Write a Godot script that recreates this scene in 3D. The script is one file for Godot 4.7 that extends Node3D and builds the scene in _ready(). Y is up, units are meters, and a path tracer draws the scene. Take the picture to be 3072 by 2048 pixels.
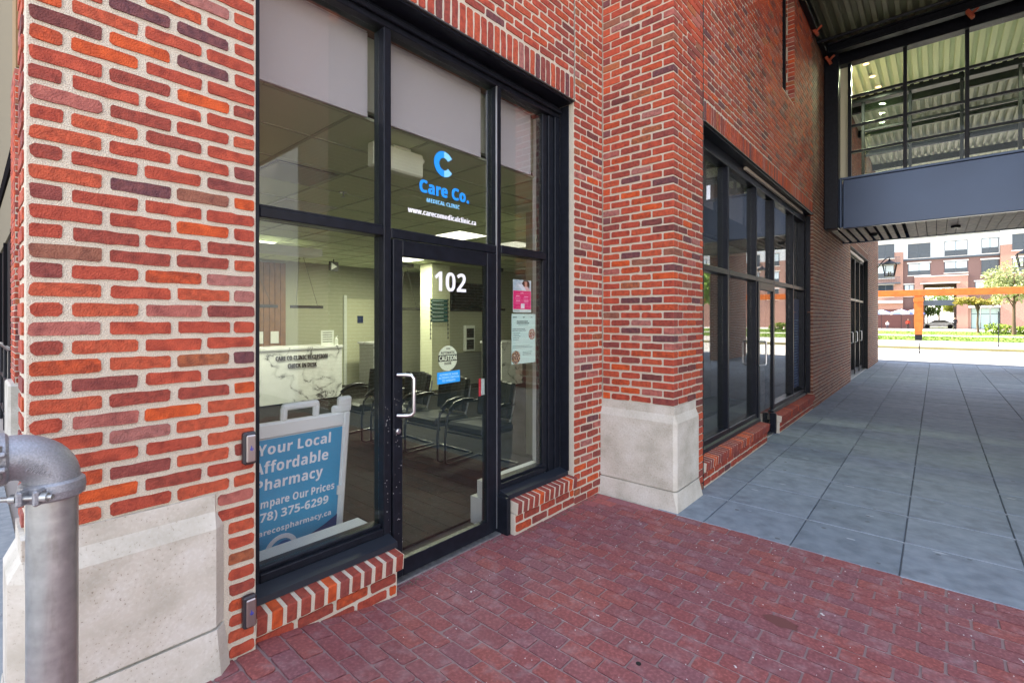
extends Node3D
# A clinic entrance in a brick building beside a covered passage. +x leaves the facade, -z runs down the passage.

const EYE := Vector3(0, 1.615, 0)
const YAW := 41.42
const COURSE := 0.0677
const CORNER := 0.0921   # the depth that marks a corner brick, whose end shows too
var rng := RandomNumberGenerator.new()
var names := {}
var mats := {}
var texs := {}
var shapes := {}

class Mb:
	var v := PackedVector3Array()
	var n := PackedVector3Array()
	var uv := PackedVector2Array()
	var xf := Transform3D()
	func tri(a: Vector3, b: Vector3, c: Vector3, na: Vector3, nb: Vector3, nc: Vector3) -> void:
		if (c - a).cross(b - a).dot(na + nb + nc) < 0.0:
			var t := b; b = c; c = t
			t = nb; nb = nc; nc = t
		v.append(xf * a); v.append(xf * b); v.append(xf * c)
		n.append((xf.basis * na).normalized()); n.append((xf.basis * nb).normalized()); n.append((xf.basis * nc).normalized())
	func face(p: Array, hint: Vector3) -> void:
		var g: Vector3 = (p[2] - p[0]).cross(p[1] - p[0])
		if g.length_squared() < 1e-16 and p.size() > 3:
			g = (p[3] - p[0]).cross(p[2] - p[0])
		if g.dot(hint) < 0.0: g = -g
		g = g.normalized()
		for i in range(1, p.size() - 1):
			tri(p[0], p[i], p[i + 1], g, g, g)
	func box(c: Vector3, s: Vector3, bv := 0.0) -> void:
		var h := s * 0.5
		bv = minf(bv, minf(h.x, minf(h.y, h.z)) * 0.9)
		for a in 3:
			var b := (a + 1) % 3
			var d := (a + 2) % 3
			for sa in [-1.0, 1.0]:
				var pts := []
				for q in [[-1, -1], [1, -1], [1, 1], [-1, 1]]:
					var p := Vector3()
					p[a] = h[a] * sa; p[b] = (h[b] - bv) * q[0]; p[d] = (h[d] - bv) * q[1]
					pts.append(c + p)
				var hint := Vector3(); hint[a] = sa
				face(pts, hint)
				if bv > 0.0:
					for sb in [-1.0, 1.0]:
						var e := []
						for k in [[h[a], h[b] - bv, -1], [h[a], h[b] - bv, 1], [h[a] - bv, h[b], 1], [h[a] - bv, h[b], -1]]:
							var p := Vector3()
							p[a] = k[0] * sa; p[b] = k[1] * sb; p[d] = (h[d] - bv) * k[2]
							e.append(c + p)
						var hh := Vector3(); hh[a] = sa; hh[b] = sb
						face(e, hh)
		if bv > 0.0:
			for sx in [-1.0, 1.0]:
				for sy in [-1.0, 1.0]:
					for sz in [-1.0, 1.0]:
						var s3 := Vector3(sx, sy, sz)
						var i := h - Vector3(bv, bv, bv)
						face([c + Vector3(h.x, i.y, i.z) * s3, c + Vector3(i.x, h.y, i.z) * s3, c + Vector3(i.x, i.y, h.z) * s3], s3)
	func prism(poly: PackedVector2Array, z0: float, z1: float) -> void:
		var idx := Geometry2D.triangulate_polygon(poly)
		for k in range(0, idx.size(), 3):
			for zz in [z0, z1]:
				var nn := Vector3(0, 0, signf(zz - (z0 + z1) * 0.5))
				tri(Vector3(poly[idx[k]].x, poly[idx[k]].y, zz), Vector3(poly[idx[k + 1]].x, poly[idx[k + 1]].y, zz), Vector3(poly[idx[k + 2]].x, poly[idx[k + 2]].y, zz), nn, nn, nn)
		var area := 0.0
		for i in poly.size():
			area += poly[i].cross(poly[(i + 1) % poly.size()])
		for i in poly.size():
			var p := poly[i]
			var q := poly[(i + 1) % poly.size()]
			var o := Vector3(q.y - p.y, -(q.x - p.x), 0) * signf(area)
			face([Vector3(p.x, p.y, z0), Vector3(q.x, q.y, z0), Vector3(q.x, q.y, z1), Vector3(p.x, p.y, z1)], o)
	func tube(path: Array, r, sides := 10, caps := true) -> void:
		var rings := []
		var norms := []
		var up := Vector3.UP
		var first: Vector3 = (path[1] - path[0]).normalized()
		if absf(first.dot(up)) > 0.9: up = Vector3.RIGHT
		for i in path.size():
			var d: Vector3 = (path[mini(i + 1, path.size() - 1)] - path[maxi(i - 1, 0)]).normalized()
			up = (up - d * up.dot(d)).normalized()
			var side := d.cross(up)
			var rr: float = r[i] if r is Array else r
			var ring := []
			var nn := []
			for k in sides:
				var o := up * cos(TAU * k / sides) + side * sin(TAU * k / sides)
				ring.append(path[i] + o * rr); nn.append(o)
			rings.append(ring); norms.append(nn)
		for i in path.size() - 1:
			for k in sides:
				var l := (k + 1) % sides
				tri(rings[i][k], rings[i + 1][k], rings[i + 1][l], norms[i][k], norms[i + 1][k], norms[i + 1][l])
				tri(rings[i][k], rings[i + 1][l], rings[i][l], norms[i][k], norms[i + 1][l], norms[i][l])
		if caps:
			face(rings[0], path[0] - path[1])
			face(rings[-1], path[-1] - path[-2])
	func lathe(prof: Array, sides := 16) -> void:   # [radius, height] pairs about the y axis
		for i in prof.size() - 1:
			var p: Array = prof[i]
			var q: Array = prof[i + 1]
			var sl := Vector2(q[1] - p[1], -(q[0] - p[0])).normalized()
			if sl == Vector2.ZERO: continue
			for k in sides:
				var a := TAU * k / sides
				var b := TAU * (k + 1) / sides
				var ca := Vector3(cos(a), 0, sin(a))
				var cb := Vector3(cos(b), 0, sin(b))
				var na := ca * sl.x + Vector3.UP * sl.y
				var nb := cb * sl.x + Vector3.UP * sl.y
				var p0: Vector3 = ca * p[0] + Vector3.UP * p[1]
				var p1: Vector3 = cb * p[0] + Vector3.UP * p[1]
				var q0: Vector3 = ca * q[0] + Vector3.UP * q[1]
				var q1: Vector3 = cb * q[0] + Vector3.UP * q[1]
				if p[0] > 1e-5: tri(p0, p1, q1, na, nb, nb)
				if q[0] > 1e-5: tri(p0, q1, q0, na, nb, na)
	func ball(c: Vector3, r: Vector3, sides := 10, rings := 6) -> void:
		for i in rings:
			for k in sides:
				var q := []
				for e in [[i, k], [i + 1, k], [i + 1, k + 1], [i, k + 1]]:
					var th: float = PI * e[0] / rings
					var ph: float = TAU * e[1] / sides
					q.append(Vector3(sin(th) * cos(ph), cos(th), sin(th) * sin(ph)))
				if i < rings - 1: tri(c + q[0] * r, c + q[1] * r, c + q[2] * r, q[0] / r, q[1] / r, q[2] / r)
				if i > 0: tri(c + q[0] * r, c + q[2] * r, c + q[3] * r, q[0] / r, q[2] / r, q[3] / r)
	func mesh() -> ArrayMesh:
		var arr := []
		arr.resize(Mesh.ARRAY_MAX)
		arr[Mesh.ARRAY_VERTEX] = v
		arr[Mesh.ARRAY_NORMAL] = n
		if uv.size() == v.size(): arr[Mesh.ARRAY_TEX_UV] = uv
		var m := ArrayMesh.new()
		m.add_surface_from_arrays(Mesh.PRIMITIVE_TRIANGLES, arr)
		return m

# ---------------------------------------------------------------- nodes
func numbered(called: String, parent: Node) -> String:
	var key := "%d/%s" % [parent.get_instance_id(), called]
	var k: int = names.get(key, 0)
	names[key] = k + 1
	return called if k == 0 else "%s_%03d" % [called, k]

func thing(called: String, label: String, category: String, at := Vector3.ZERO, group := "", turn := 0.0) -> Node3D:
	var o := Node3D.new()
	o.name = numbered(called, self)
	add_child(o, true)
	o.position = at
	o.rotation.y = turn
	o.set_meta("label", label)
	o.set_meta("category", category)
	if group: o.set_meta("group", group)
	return o

func structure(called: String) -> Node3D:
	var o := Node3D.new()
	o.name = numbered(called, self)
	add_child(o, true)
	o.set_meta("kind", "structure")
	return o

func put(parent: Node3D, called: String, mesh: Mesh, m: Material, at := Transform3D()) -> MeshInstance3D:
	var o := MeshInstance3D.new()
	o.mesh = mesh
	o.material_override = m
	o.name = numbered(called, parent)
	parent.add_child(o, true)
	o.transform = at
	return o

func lone(called: String, mesh: Mesh, m: Material, label: String, category: String, at := Transform3D(), group := "") -> MeshInstance3D:
	var o := put(self, called, mesh, m, at)
	o.set_meta("label", label); o.set_meta("category", category)
	if group: o.set_meta("group", group)
	return o

func boxm(s: Vector3, bv := 0.0) -> Mesh:
	var key := "box%.4f,%.4f,%.4f,%.4f" % [s.x, s.y, s.z, bv]
	if not shapes.has(key):
		var b := Mb.new()
		b.box(Vector3.ZERO, s, bv)
		shapes[key] = b.mesh()
	return shapes[key]

func bx(parent: Node3D, called: String, lo: Vector3, hi: Vector3, m: Material, bv := 0.0) -> MeshInstance3D:   # corners in the axes of the thing's base
	return put(parent, called, boxm((hi - lo).abs(), bv), m, Transform3D(Basis(), (lo + hi) * 0.5))

func dup(src: Node3D, label: String, at: Vector3, turn := 0.0) -> Node3D:
	var o: Node3D = src.duplicate()
	o.name = numbered(str(src.name).rstrip("0123456789_"), self)
	add_child(o, true)
	o.position = at
	o.rotation.y = turn
	o.set_meta("label", label)
	return o

const FACE_X := Basis(Vector3(0, 0, -1), Vector3(0, 1, 0), Vector3(1, 0, 0))   # local x runs down the passage, local z leaves the facade

func text(parent: Node3D, called: String, what: String, m: Material, w: float, h: float, centre: Vector3, basis := FACE_X, bold := true, depth := 0.002) -> MeshInstance3D:
	var t := TextMesh.new()
	var f := SystemFont.new()
	f.font_names = PackedStringArray(["Droid Sans"])
	f.font_weight = 700 if bold else 400
	t.font = f
	t.text = what
	t.font_size = 48
	t.pixel_size = 0.01
	t.depth = 0.05
	t.curve_step = 2.0
	var bb := t.get_aabb()
	var s := Vector3(w / bb.size.x, h / bb.size.y, depth / 0.05)
	var b := Basis(basis.x * s.x, basis.y * s.y, basis.z * s.z)
	return put(parent, called, t, m, Transform3D(b, centre - b * bb.get_center()))

# ---------------------------------------------------------------- materials
func noise(key: String, freq: float, lo: Color, hi: Color, size := 512, octaves := 4, kind := FastNoiseLite.TYPE_SIMPLEX, mid = null) -> NoiseTexture2D:
	if not texs.has(key):
		var f := FastNoiseLite.new()
		f.seed = hash(key) % 1000
		f.noise_type = kind
		f.frequency = freq
		f.fractal_octaves = octaves
		var t := NoiseTexture2D.new()
		t.width = size; t.height = size
		t.seamless = true
		t.noise = f
		var g := Gradient.new()
		g.set_color(0, lo); g.set_color(1, hi)
		if mid is Array:
			for q in mid: g.add_point(q[0], q[1])
		t.color_ramp = g
		texs[key] = t
	return texs[key]

func grey(x: float) -> Color:
	return Color(x, x, x)

func mat(key: String, c: Color, rough := 0.8, metal := 0.0, tex: Texture2D = null, scale := 1.0, bump: Texture2D = null, bump_cm := 0.1) -> StandardMaterial3D:
	if mats.has(key): return mats[key]
	var m := StandardMaterial3D.new()
	m.resource_name = key
	m.albedo_color = c
	m.roughness = rough
	m.metallic = metal
	if tex or bump:
		m.uv1_triplanar = true
		m.uv1_world_triplanar = true
		m.uv1_scale = Vector3.ONE * scale
	if tex: m.albedo_texture = tex
	if bump:
		m.heightmap_enabled = true
		m.heightmap_texture = bump
		m.heightmap_scale = bump_cm
	mats[key] = m
	return m

func second(m: StandardMaterial3D, tex: Texture2D, scale: float, mix := false) -> StandardMaterial3D:
	m.detail_enabled = true
	m.detail_albedo = tex
	m.detail_blend_mode = BaseMaterial3D.BLEND_MODE_MIX if mix else BaseMaterial3D.BLEND_MODE_MUL
	m.detail_uv_layer = BaseMaterial3D.DETAIL_UV_2
	m.uv2_triplanar = true
	m.uv2_world_triplanar = true
	m.uv2_scale = Vector3.ONE * scale
	return m

func glow(key: String, c: Color, e: float) -> StandardMaterial3D:
	var m := mat(key, c)
	m.emission_enabled = true
	m.emission = c
	m.emission_energy_multiplier = e
	return m

func glass(key: String, c: Color, a: float) -> StandardMaterial3D:
	var m := mat(key, Color(c, a), 0.0)
	m.transparency = BaseMaterial3D.TRANSPARENCY_ALPHA
	return m

func lin(r: float, g: float, b: float) -> Color:
	return Color(r, g, b).linear_to_srgb()

# ---------------------------------------------------------------- masonry
const BRICK_TONES := [   # sRGB, weight
	[Color(0.72, 0.31, 0.205), 18], [Color(0.745, 0.34, 0.215), 17], [Color(0.675, 0.29, 0.20), 15], [Color(0.765, 0.325, 0.165), 9], [Color(0.81, 0.345, 0.135), 3],
	[Color(0.61, 0.275, 0.215), 13], [Color(0.55, 0.275, 0.24), 7], [Color(0.475, 0.28, 0.28), 3], [Color(0.70, 0.41, 0.355), 4], [Color(0.665, 0.435, 0.40), 3],
	[Color(0.57, 0.37, 0.285), 2], [Color(0.68, 0.39, 0.24), 3], [Color(0.475, 0.25, 0.225), 3]]

func brick_mats() -> Array:
	if not mats.has("bricks"):
		var out := []
		var bump := noise("brickbump", 0.09, grey(0.0), grey(1.0), 512, 5)
		for i in BRICK_TONES.size():
			var t := noise("brickmottle%d" % (i % 4), [0.012, 0.02, 0.035, 0.016][i % 4], [Color(0.80, 0.76, 0.78), grey(0.82), Color(0.86, 0.80, 0.80), Color(0.72, 0.72, 0.80)][i % 4], [grey(1.0), Color(1.0, 0.96, 0.94), grey(1.0), Color(1.0, 0.98, 0.94)][i % 4], 512, 5)
			var m := mat("brick_tone_%d" % i, BRICK_TONES[i][0], 0.86, 0.0, t, 2.2, bump, 0.30)
			second(m, noise("brickpatch%d" % (i % 2), [0.008, 0.014][i % 2], [Color(0.80, 0.76, 0.79), Color(0.84, 0.79, 0.77)][i % 2], Color(1, 1, 1), 512, 3, FastNoiseLite.TYPE_SIMPLEX, [[0.5, Color(0.97, 0.96, 0.96)], [0.34, Color(0.91, 0.89, 0.89)]]), [2.7, 3.4][i % 2])
			for k in BRICK_TONES[i][1]: out.append(m)
		mats["bricks"] = out
	return mats["bricks"]

func brick_shape(l: float, h: float, d: float, variant: int) -> Mesh:
	var key := "brick%.3f,%.3f,%.3f,%d" % [l, h, d, variant]
	if shapes.has(key): return shapes[key]
	if d == CORNER: return boxm(Vector3(l, h, d), 0.004)
	var r := RandomNumberGenerator.new()
	r.seed = hash(key)
	var rc := minf(r.randf_range(0.004, 0.0085), l * 0.12)
	var w := []
	for c in [[-1, -1], [1, -1], [1, 1], [-1, 1]]:
		var k := rc * r.randf_range(0.7, 1.6)
		var px: float = c[0] * (l * 0.5 + r.randf_range(-0.003, 0.001))
		var py: float = c[1] * (h * 0.5 + r.randf_range(-0.0026, 0.0012))
		var p := Vector2(px - c[0] * k, py)
		var q := Vector2(px, py - c[1] * k)
		if c[0] * c[1] > 0: w.append(q); w.append(p)
		else: w.append(p); w.append(q)
	var full := []
	for i in 8:
		full.append(w[i])
		var nx: Vector2 = w[(i + 1) % 8]
		if absf(nx.x - w[i].x) > l * 0.5:   # the long edges waver
			for f in [0.25, 0.5, 0.75] if l > 0.12 else [0.5]:
				full.append(w[i].lerp(nx, f + r.randf_range(-0.1, 0.1)) + Vector2(0, r.randf_range(-0.0028, 0.0022)))
	var mb := Mb.new()
	var ch := 0.0032
	var cnt := full.size()
	var front := []
	for p in full: front.append(Vector3(p.x - signf(p.x) * ch, p.y - signf(p.y) * ch, d * 0.5))
	mb.face(front, Vector3(0, 0, 1))
	for i in cnt:
		var p: Vector2 = full[i]
		var q: Vector2 = full[(i + 1) % cnt]
		mb.face([Vector3(p.x, p.y, -d * 0.5), Vector3(q.x, q.y, -d * 0.5), front[(i + 1) % cnt], front[i]], Vector3(q.y - p.y, p.x - q.x, 0))
	shapes[key] = mb.mesh()
	return shapes[key]

func in_frame(p: Vector3, margin := 0.05) -> bool:
	var s := sin(deg_to_rad(YAW))
	var c := cos(deg_to_rad(YAW))
	var d := p - EYE
	var f := -s * d.x - c * d.z
	if f < 0.2: return false
	var u := (c * d.x - s * d.z) / f
	var w := d.y / f
	return absf(u) < 1.0637 + margin and w < 0.6627 + margin and w > -0.7555 - margin

# bricks: [Transform3D, length, height, depth]; the 300 that show largest are parts, the rest is one part of kind stuff
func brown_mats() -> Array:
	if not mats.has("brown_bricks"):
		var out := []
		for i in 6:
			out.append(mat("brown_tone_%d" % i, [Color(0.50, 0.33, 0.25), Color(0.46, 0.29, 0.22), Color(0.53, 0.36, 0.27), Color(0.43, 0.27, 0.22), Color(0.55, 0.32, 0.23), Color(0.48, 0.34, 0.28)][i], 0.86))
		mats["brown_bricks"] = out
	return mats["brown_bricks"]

func lay(parent: Node3D, bricks: Array, called := "brick", most := 300, tones = null, joined := "brick", spared := []) -> void:
	var pool: Array = brick_mats() if tones == null else tones
	var scored := []
	for b in bricks:
		var at: Vector3 = parent.position + b[0].origin
		var seen := in_frame(at)
		scored.append([(b[1] * b[2] / at.distance_squared_to(EYE)) * (1.0 if seen else 0.0001) * (0.2 if at.y < -5 else 1.0), b])
	scored.sort_custom(func(a, b): return a[0] > b[0])
	var rest := []
	for q in spared: rest.append(q)
	var cnt := 0
	for s in scored:
		var b: Array = s[1]
		if cnt < most and s[0] > 1e-6:
			cnt += 1
			put(parent, called, brick_shape(b[1], b[2], b[3], rng.randi() % 5), pool[rng.randi() % pool.size()], b[0])
		else:
			rest.append(b)
	if rest.size():
		var mm := MultiMesh.new()
		mm.transform_format = MultiMesh.TRANSFORM_3D
		mm.use_colors = true
		mm.mesh = boxm(Vector3(0.2, 0.05, 0.09), 0.003)
		mm.instance_count = rest.size()
		for i in rest.size():
			var b: Array = rest[i]
			var t: Transform3D = b[0]
			mm.set_instance_transform(i, Transform3D(t.basis * Basis.from_scale(Vector3(b[1] / 0.2, b[2] / 0.05, b[3] / 0.09)), t.origin))
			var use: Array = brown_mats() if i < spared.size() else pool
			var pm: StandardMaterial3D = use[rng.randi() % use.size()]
			mm.set_instance_color(i, pm.albedo_color.srgb_to_linear())
		var o := MultiMeshInstance3D.new()
		o.multimesh = mm
		var m := mat("many_" + called, Color.WHITE, 0.85, 0.0, noise("brickmottle1", 0.02, grey(0.82), Color(1.0, 0.96, 0.94)), 2.2)
		m.vertex_color_use_as_albedo = true
		o.material_override = m
		o.name = numbered(joined, parent)
		o.set_meta("kind", "stuff")
		parent.add_child(o, true)

func jit(a: float) -> float:
	return rng.randf_range(-a, a)

# the bricks of one course between u0 and u1, the first of them of length "first"; T takes (along, up, out) to the thing's axes
func course(out: Array, T: Transform3D, u0: float, u1: float, y: float, first: float, module := 0.2032, gap := 0.0125, h := 0.0565, d := 0.092, holes := []) -> void:
	var u := u0
	var l := first
	while u < u1 - 0.012:
		var e := minf(u + l, u1)
		if u1 - e < 0.03: e = u1
		var pieces := [[u, e]]
		for hole in holes:
			var nextp := []
			for p in pieces:
				if y < hole[2] or y > hole[3] or p[1] <= hole[0] or p[0] >= hole[1]: nextp.append(p); continue
				if p[0] < hole[0]: nextp.append([p[0], hole[0] + gap])
				if p[1] > hole[1]: nextp.append([hole[1] - gap, p[1]])
			pieces = nextp
		for p in pieces:
			var len: float = p[1] - p[0] - gap
			if len > 0.018:
				out.append([T * Transform3D(Basis.from_euler(Vector3(jit(0.006), jit(0.008), jit(0.006))), Vector3((p[0] + p[1]) * 0.5 + jit(0.002), y + jit(0.0016), -d * 0.5 + jit(0.0016))), snappedf(len, 0.01) if len < 0.17 else len, h, d])
		u = e
		l = module

func mortar() -> StandardMaterial3D:
	return mat("mortar", lin(0.66, 0.585, 0.46), 0.95, 0.0, noise("mortar", 0.10, grey(0.84), grey(1.0), 512, 5), 2.6, noise("mortarbump", 0.12, grey(0), grey(1), 512, 4), 0.35)

func metal() -> StandardMaterial3D:
	var m := mat("bronze_black_aluminium", lin(0.011, 0.013, 0.019), 0.36, 0.0, noise("metaldust", 0.03, grey(0.75), grey(1.0), 256, 4), 1.5)
	m.metallic_specular = 0.32
	return m

func pane() -> StandardMaterial3D:
	return glass("tinted_glass", lin(0.03, 0.045, 0.03), 0.09)

func ground(z: float) -> float:   # the brick paving rises gently towards the left pier
	return 0.125 * smoothstep(-1.75, -0.75, z)

func _ready() -> void:
	rng.seed = 7
	camera_and_light()
	grounds()
	left_pier()
	entrance_wall()
	right_pier()
	passage_wall()
	upper_building()
	sills()
	entrance_storefront()
	second_storefront()
	third_storefront()
	bridge()
	right_side()
	street_side()
	plaza()
	clinic_room()
	clinic_furniture()
	window_signs()
	small_things()

func camera_and_light() -> void:
	var cam := Camera3D.new()
	cam.name = "camera"
	add_child(cam)
	cam.position = EYE
	cam.rotation_degrees = Vector3(0, YAW, 0)
	var near := 0.05
	cam.set_frustum(2.0 * near * 1024.0 / 1444.0, Vector2(0, -near * 67.0 / 1444.0), near, 600.0)
	cam.current = true
	var env := Environment.new()
	env.background_mode = Environment.BG_SKY
	var sm := ProceduralSkyMaterial.new()
	sm.sky_top_color = Color(0.60, 0.645, 0.735)
	sm.sky_horizon_color = Color(0.955, 0.92, 0.87)
	sm.sky_curve = 0.12
	sm.ground_bottom_color = Color(0.45, 0.43, 0.40)
	sm.ground_horizon_color = Color(0.70, 0.72, 0.74)
	sm.sky_energy_multiplier = 1.0
	var sky := Sky.new()
	sky.sky_material = sm
	env.sky = sky
	env.tonemap_mode = Environment.TONE_MAPPER_LINEAR
	env.tonemap_exposure = 6.5
	env.sdfgi_enabled = true
	env.ssao_enabled = true
	env.ssil_enabled = true
	var we := WorldEnvironment.new()
	we.name = "world_environment"
	we.environment = env
	add_child(we)
	var sun := DirectionalLight3D.new()
	sun.name = "sun"
	add_child(sun)
	sun.look_at_from_position(Vector3(-0.70, 0.70, 0.08) * 10.0, Vector3.ZERO)
	sun.light_color = Color(1.0, 0.95, 0.86)
	sun.light_energy = 1.25
	sun.light_angular_distance = 0.5
	sun.shadow_enabled = true

# ---------------------------------------------------------------- the ground
func grounds() -> void:
	var g := structure("ground")
	var earth := mat("street_concrete", lin(0.42, 0.39, 0.35), 0.9, 0.0, noise("streetnoise", 0.02, grey(0.85), grey(1.0)), 0.6)
	bx(g, "street_surface", Vector3(-200, -0.5, 0.62), Vector3(200, -0.03, 150), earth)
	bx(g, "bedding", Vector3(-60, -0.5, -24), Vector3(60, -0.016, 0.62), mat("bedding_sand", lin(0.30, 0.26, 0.23), 0.95))
	# brick pavers, rows along x
	var pav := structure("brick_pavement")
	bx(pav, "joint_sand", Vector3(-2.62, -0.04, -3.88), Vector3(3.1, -0.0035, -1.74), mat("joint_sand", lin(0.22, 0.15, 0.145), 0.95))
	var mb := Mb.new()
	for i in 12:
		var z0 := -1.74 + i * 0.2
		var z1 := z0 + 0.2
		mb.face([Vector3(-2.62, ground(z0) - 0.0035, z0), Vector3(3.1, ground(z0) - 0.0035, z0), Vector3(3.1, ground(z1) - 0.0035, z1), Vector3(-2.62, ground(z1) - 0.0035, z1)], Vector3.UP)
	put(pav, "joint_sand", mb.mesh(), mats["joint_sand"])
	var list := []
	var pitch := 0.1035
	for r in 46:
		var z := -3.88 + (r + 0.5) * pitch
		var xx := -2.62 + (0.1025 if r % 2 else 0.0) + jit(0.012)
		while xx < 3.1:
			var p := Vector3(xx + 0.1025, ground(z) - 0.026 + jit(0.0014), z)
			var slope := atan((ground(z + 0.05) - ground(z - 0.05)) / 0.1)
			var flat := Basis(Vector3.RIGHT, Vector3(0, 0, -1), Vector3.UP)   # the brick's front looks up
			var bs := Basis(Vector3.RIGHT, -slope) * Basis.from_euler(Vector3(jit(0.006), jit(0.008), jit(0.006))) * flat
			list.append([Transform3D(bs, p), 0.2025 - absf(jit(0.0025)), 0.1005, 0.055])
			xx += 0.205
	var tones := []
	var pt := noise("pavermottle", 0.05, Color(0.70, 0.64, 0.66), Color(1.0, 1.0, 1.0), 512, 5, FastNoiseLite.TYPE_SIMPLEX, [[0.62, Color(0.82, 0.78, 0.79)]])
	var pb := noise("paverbump", 0.12, grey(0), grey(1), 512, 4)
	var cols := [Color(0.585, 0.325, 0.325), Color(0.56, 0.32, 0.325), Color(0.605, 0.325, 0.315), Color(0.57, 0.34, 0.35), Color(0.62, 0.33, 0.305), Color(0.555, 0.345, 0.365), Color(0.59, 0.345, 0.345)]
	for i in cols.size():
		tones.append(second(mat("paver_tone_%d" % i, cols[i].lightened(0.05), 0.85, 0.0, pt, 1.4, pb, 0.18), noise("paverdust", 0.012, Color(0.62, 0.55, 0.57, 0.0), Color(0.66, 0.60, 0.61, 0.30), 1024, 6, FastNoiseLite.TYPE_SIMPLEX, [[0.55, Color(0.62, 0.55, 0.57, 0.02)], [0.72, Color(0.64, 0.57, 0.58, 0.12)]]), 0.45, true))
	lay(pav, list, "paver", 300, tones, "paver")
	# pale grit and droppings lying on the pavers, and the two dark marks
	var grit := Mb.new()
	for i in 260:
		var gx := rng.randf_range(-2.3, 0.7)
		var gz := rng.randf_range(-3.85, -1.2)
		grit.box(Vector3(gx, ground(gz) + 0.0022, gz), Vector3(rng.randf_range(0.002, 0.007), 0.0018, rng.randf_range(0.002, 0.006)), 0.0)
	for i in 9:
		var q := Vector3(rng.randf_range(-2.2, 0.7), 0.0022, rng.randf_range(-3.8, -1.75))
		for k in 3:
			grit.ball(q + Vector3(jit(0.012), 0, jit(0.012)), Vector3(rng.randf_range(0.003, 0.008), 0.0012, rng.randf_range(0.003, 0.006)), 7, 4)
	var go := put(pav, "grit", grit.mesh(), mat("pale_grit", lin(0.55, 0.53, 0.52), 0.9))
	go.set_meta("kind", "stuff")
	# whitish salt in some joints and on faces near the door
	var salt := Mb.new()
	for i in 900:
		var row := rng.randi_range(0, 24)
		var sx := rng.randf_range(-2.3, 0.9)
		salt.box(Vector3(sx, -0.0045 + ground(-3.88 + row * pitch), -3.88 + row * pitch), Vector3(rng.randf_range(0.02, 0.12), 0.006, rng.randf_range(0.0010, 0.0024)), 0.0)
	var so := put(pav, "joint_salt", salt.mesh(), mat("joint_salt", lin(0.36, 0.27, 0.26), 0.95))
	so.set_meta("kind", "stuff")
	var lit := Mb.new()
	for i in 90:
		var lz := rng.randf_range(-3.86, -2.75) if i % 3 else rng.randf_range(-2.65, -1.72)
		var lx := (-2.345 if i % 3 else -2.43) + absf(jit(0.05))
		lit.box(Vector3(lx, 0.004 + ground(lz), lz), Vector3(rng.randf_range(0.003, 0.012), 0.003, rng.randf_range(0.003, 0.014)))
	put(pav, "litter", lit.mesh(), mat("dry_litter", lin(0.13, 0.10, 0.075), 0.95)).set_meta("kind", "stuff")
	var st := Mb.new()
	var ring := []
	for k in 22:
		ring.append(Vector3(cos(TAU * k / 22) * 0.085 * rng.randf_range(0.75, 1.15), 0, sin(TAU * k / 22) * 0.05 * rng.randf_range(0.75, 1.15)))
	st.face(ring, Vector3.UP)
	put(pav, "oily_stain", st.mesh(), mat("oily_stain", lin(0.125, 0.040, 0.036), 0.85), Transform3D(Basis(), Vector3(-0.62, 0.0032, -2.87)))
	var hole := Mb.new()
	hole.lathe([[0.0, 0.0], [0.0125, 0.0], [0.0125, -0.002]], 18)
	put(pav, "black_hole_mark", hole.mesh(), mat("black_hole", lin(0.004, 0.004, 0.004), 0.9), Transform3D(Basis(), Vector3(-1.046, 0.0042, -2.082)))
	# concrete slabs of the covered walkway
	var walk := structure("walkway")
	bx(walk, "slab_bed", Vector3(-1.9, -0.10, -24.0), Vector3(6.0, -0.014, -3.884), mat("slab_joint", lin(0.105, 0.12, 0.14), 0.95))
	var ct := noise("slabstain", 0.011, Color(0.84, 0.86, 0.88), grey(1.0), 1024, 5)
	var cb := noise("slabbump", 0.10, grey(0), grey(1), 512, 4)
	var cm := []
	for i in 5:
		cm.append(mat("slab_%d" % i, [lin(0.215, 0.25, 0.29), lin(0.195, 0.23, 0.27), lin(0.235, 0.27, 0.31), lin(0.208, 0.242, 0.282), lin(0.183, 0.218, 0.256)][i], 0.7, 0.0, ct, 0.55, cb, 0.08))
		second(cm[i], noise("slabgrime", 0.012, Color(0.84, 0.84, 0.85), grey(1.0), 1024, 6, FastNoiseLite.TYPE_SIMPLEX, [[0.45, Color(0.965, 0.965, 0.965)]]), 0.25)
	for i in 32:
		bx(walk, "cross_joint", Vector3(-1.78, -0.05, -3.8935 - i * 0.61), Vector3(2.874, -0.0035, -3.884 - i * 0.61), mat("cross_joint", lin(0.36, 0.38, 0.40) if i % 1 == 0 else Color.WHITE, 0.95))
	for i in 33:
		for k in 8:
			var x0 := -2.006 + k * 0.61
			var x1 := x0 + 0.61
			if k == 0: x0 = -1.78
			var z1 := -3.886 - i * 0.61
			if i == 32: continue
			put(walk, "slab", boxm(Vector3(x1 - x0 - 0.0075, 0.06, 0.600), 0.004), cm[rng.randi() % 5], Transform3D(Basis(), Vector3((x0 + x1) * 0.5, -0.03 + jit(0.001), z1 - 0.305)))

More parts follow.
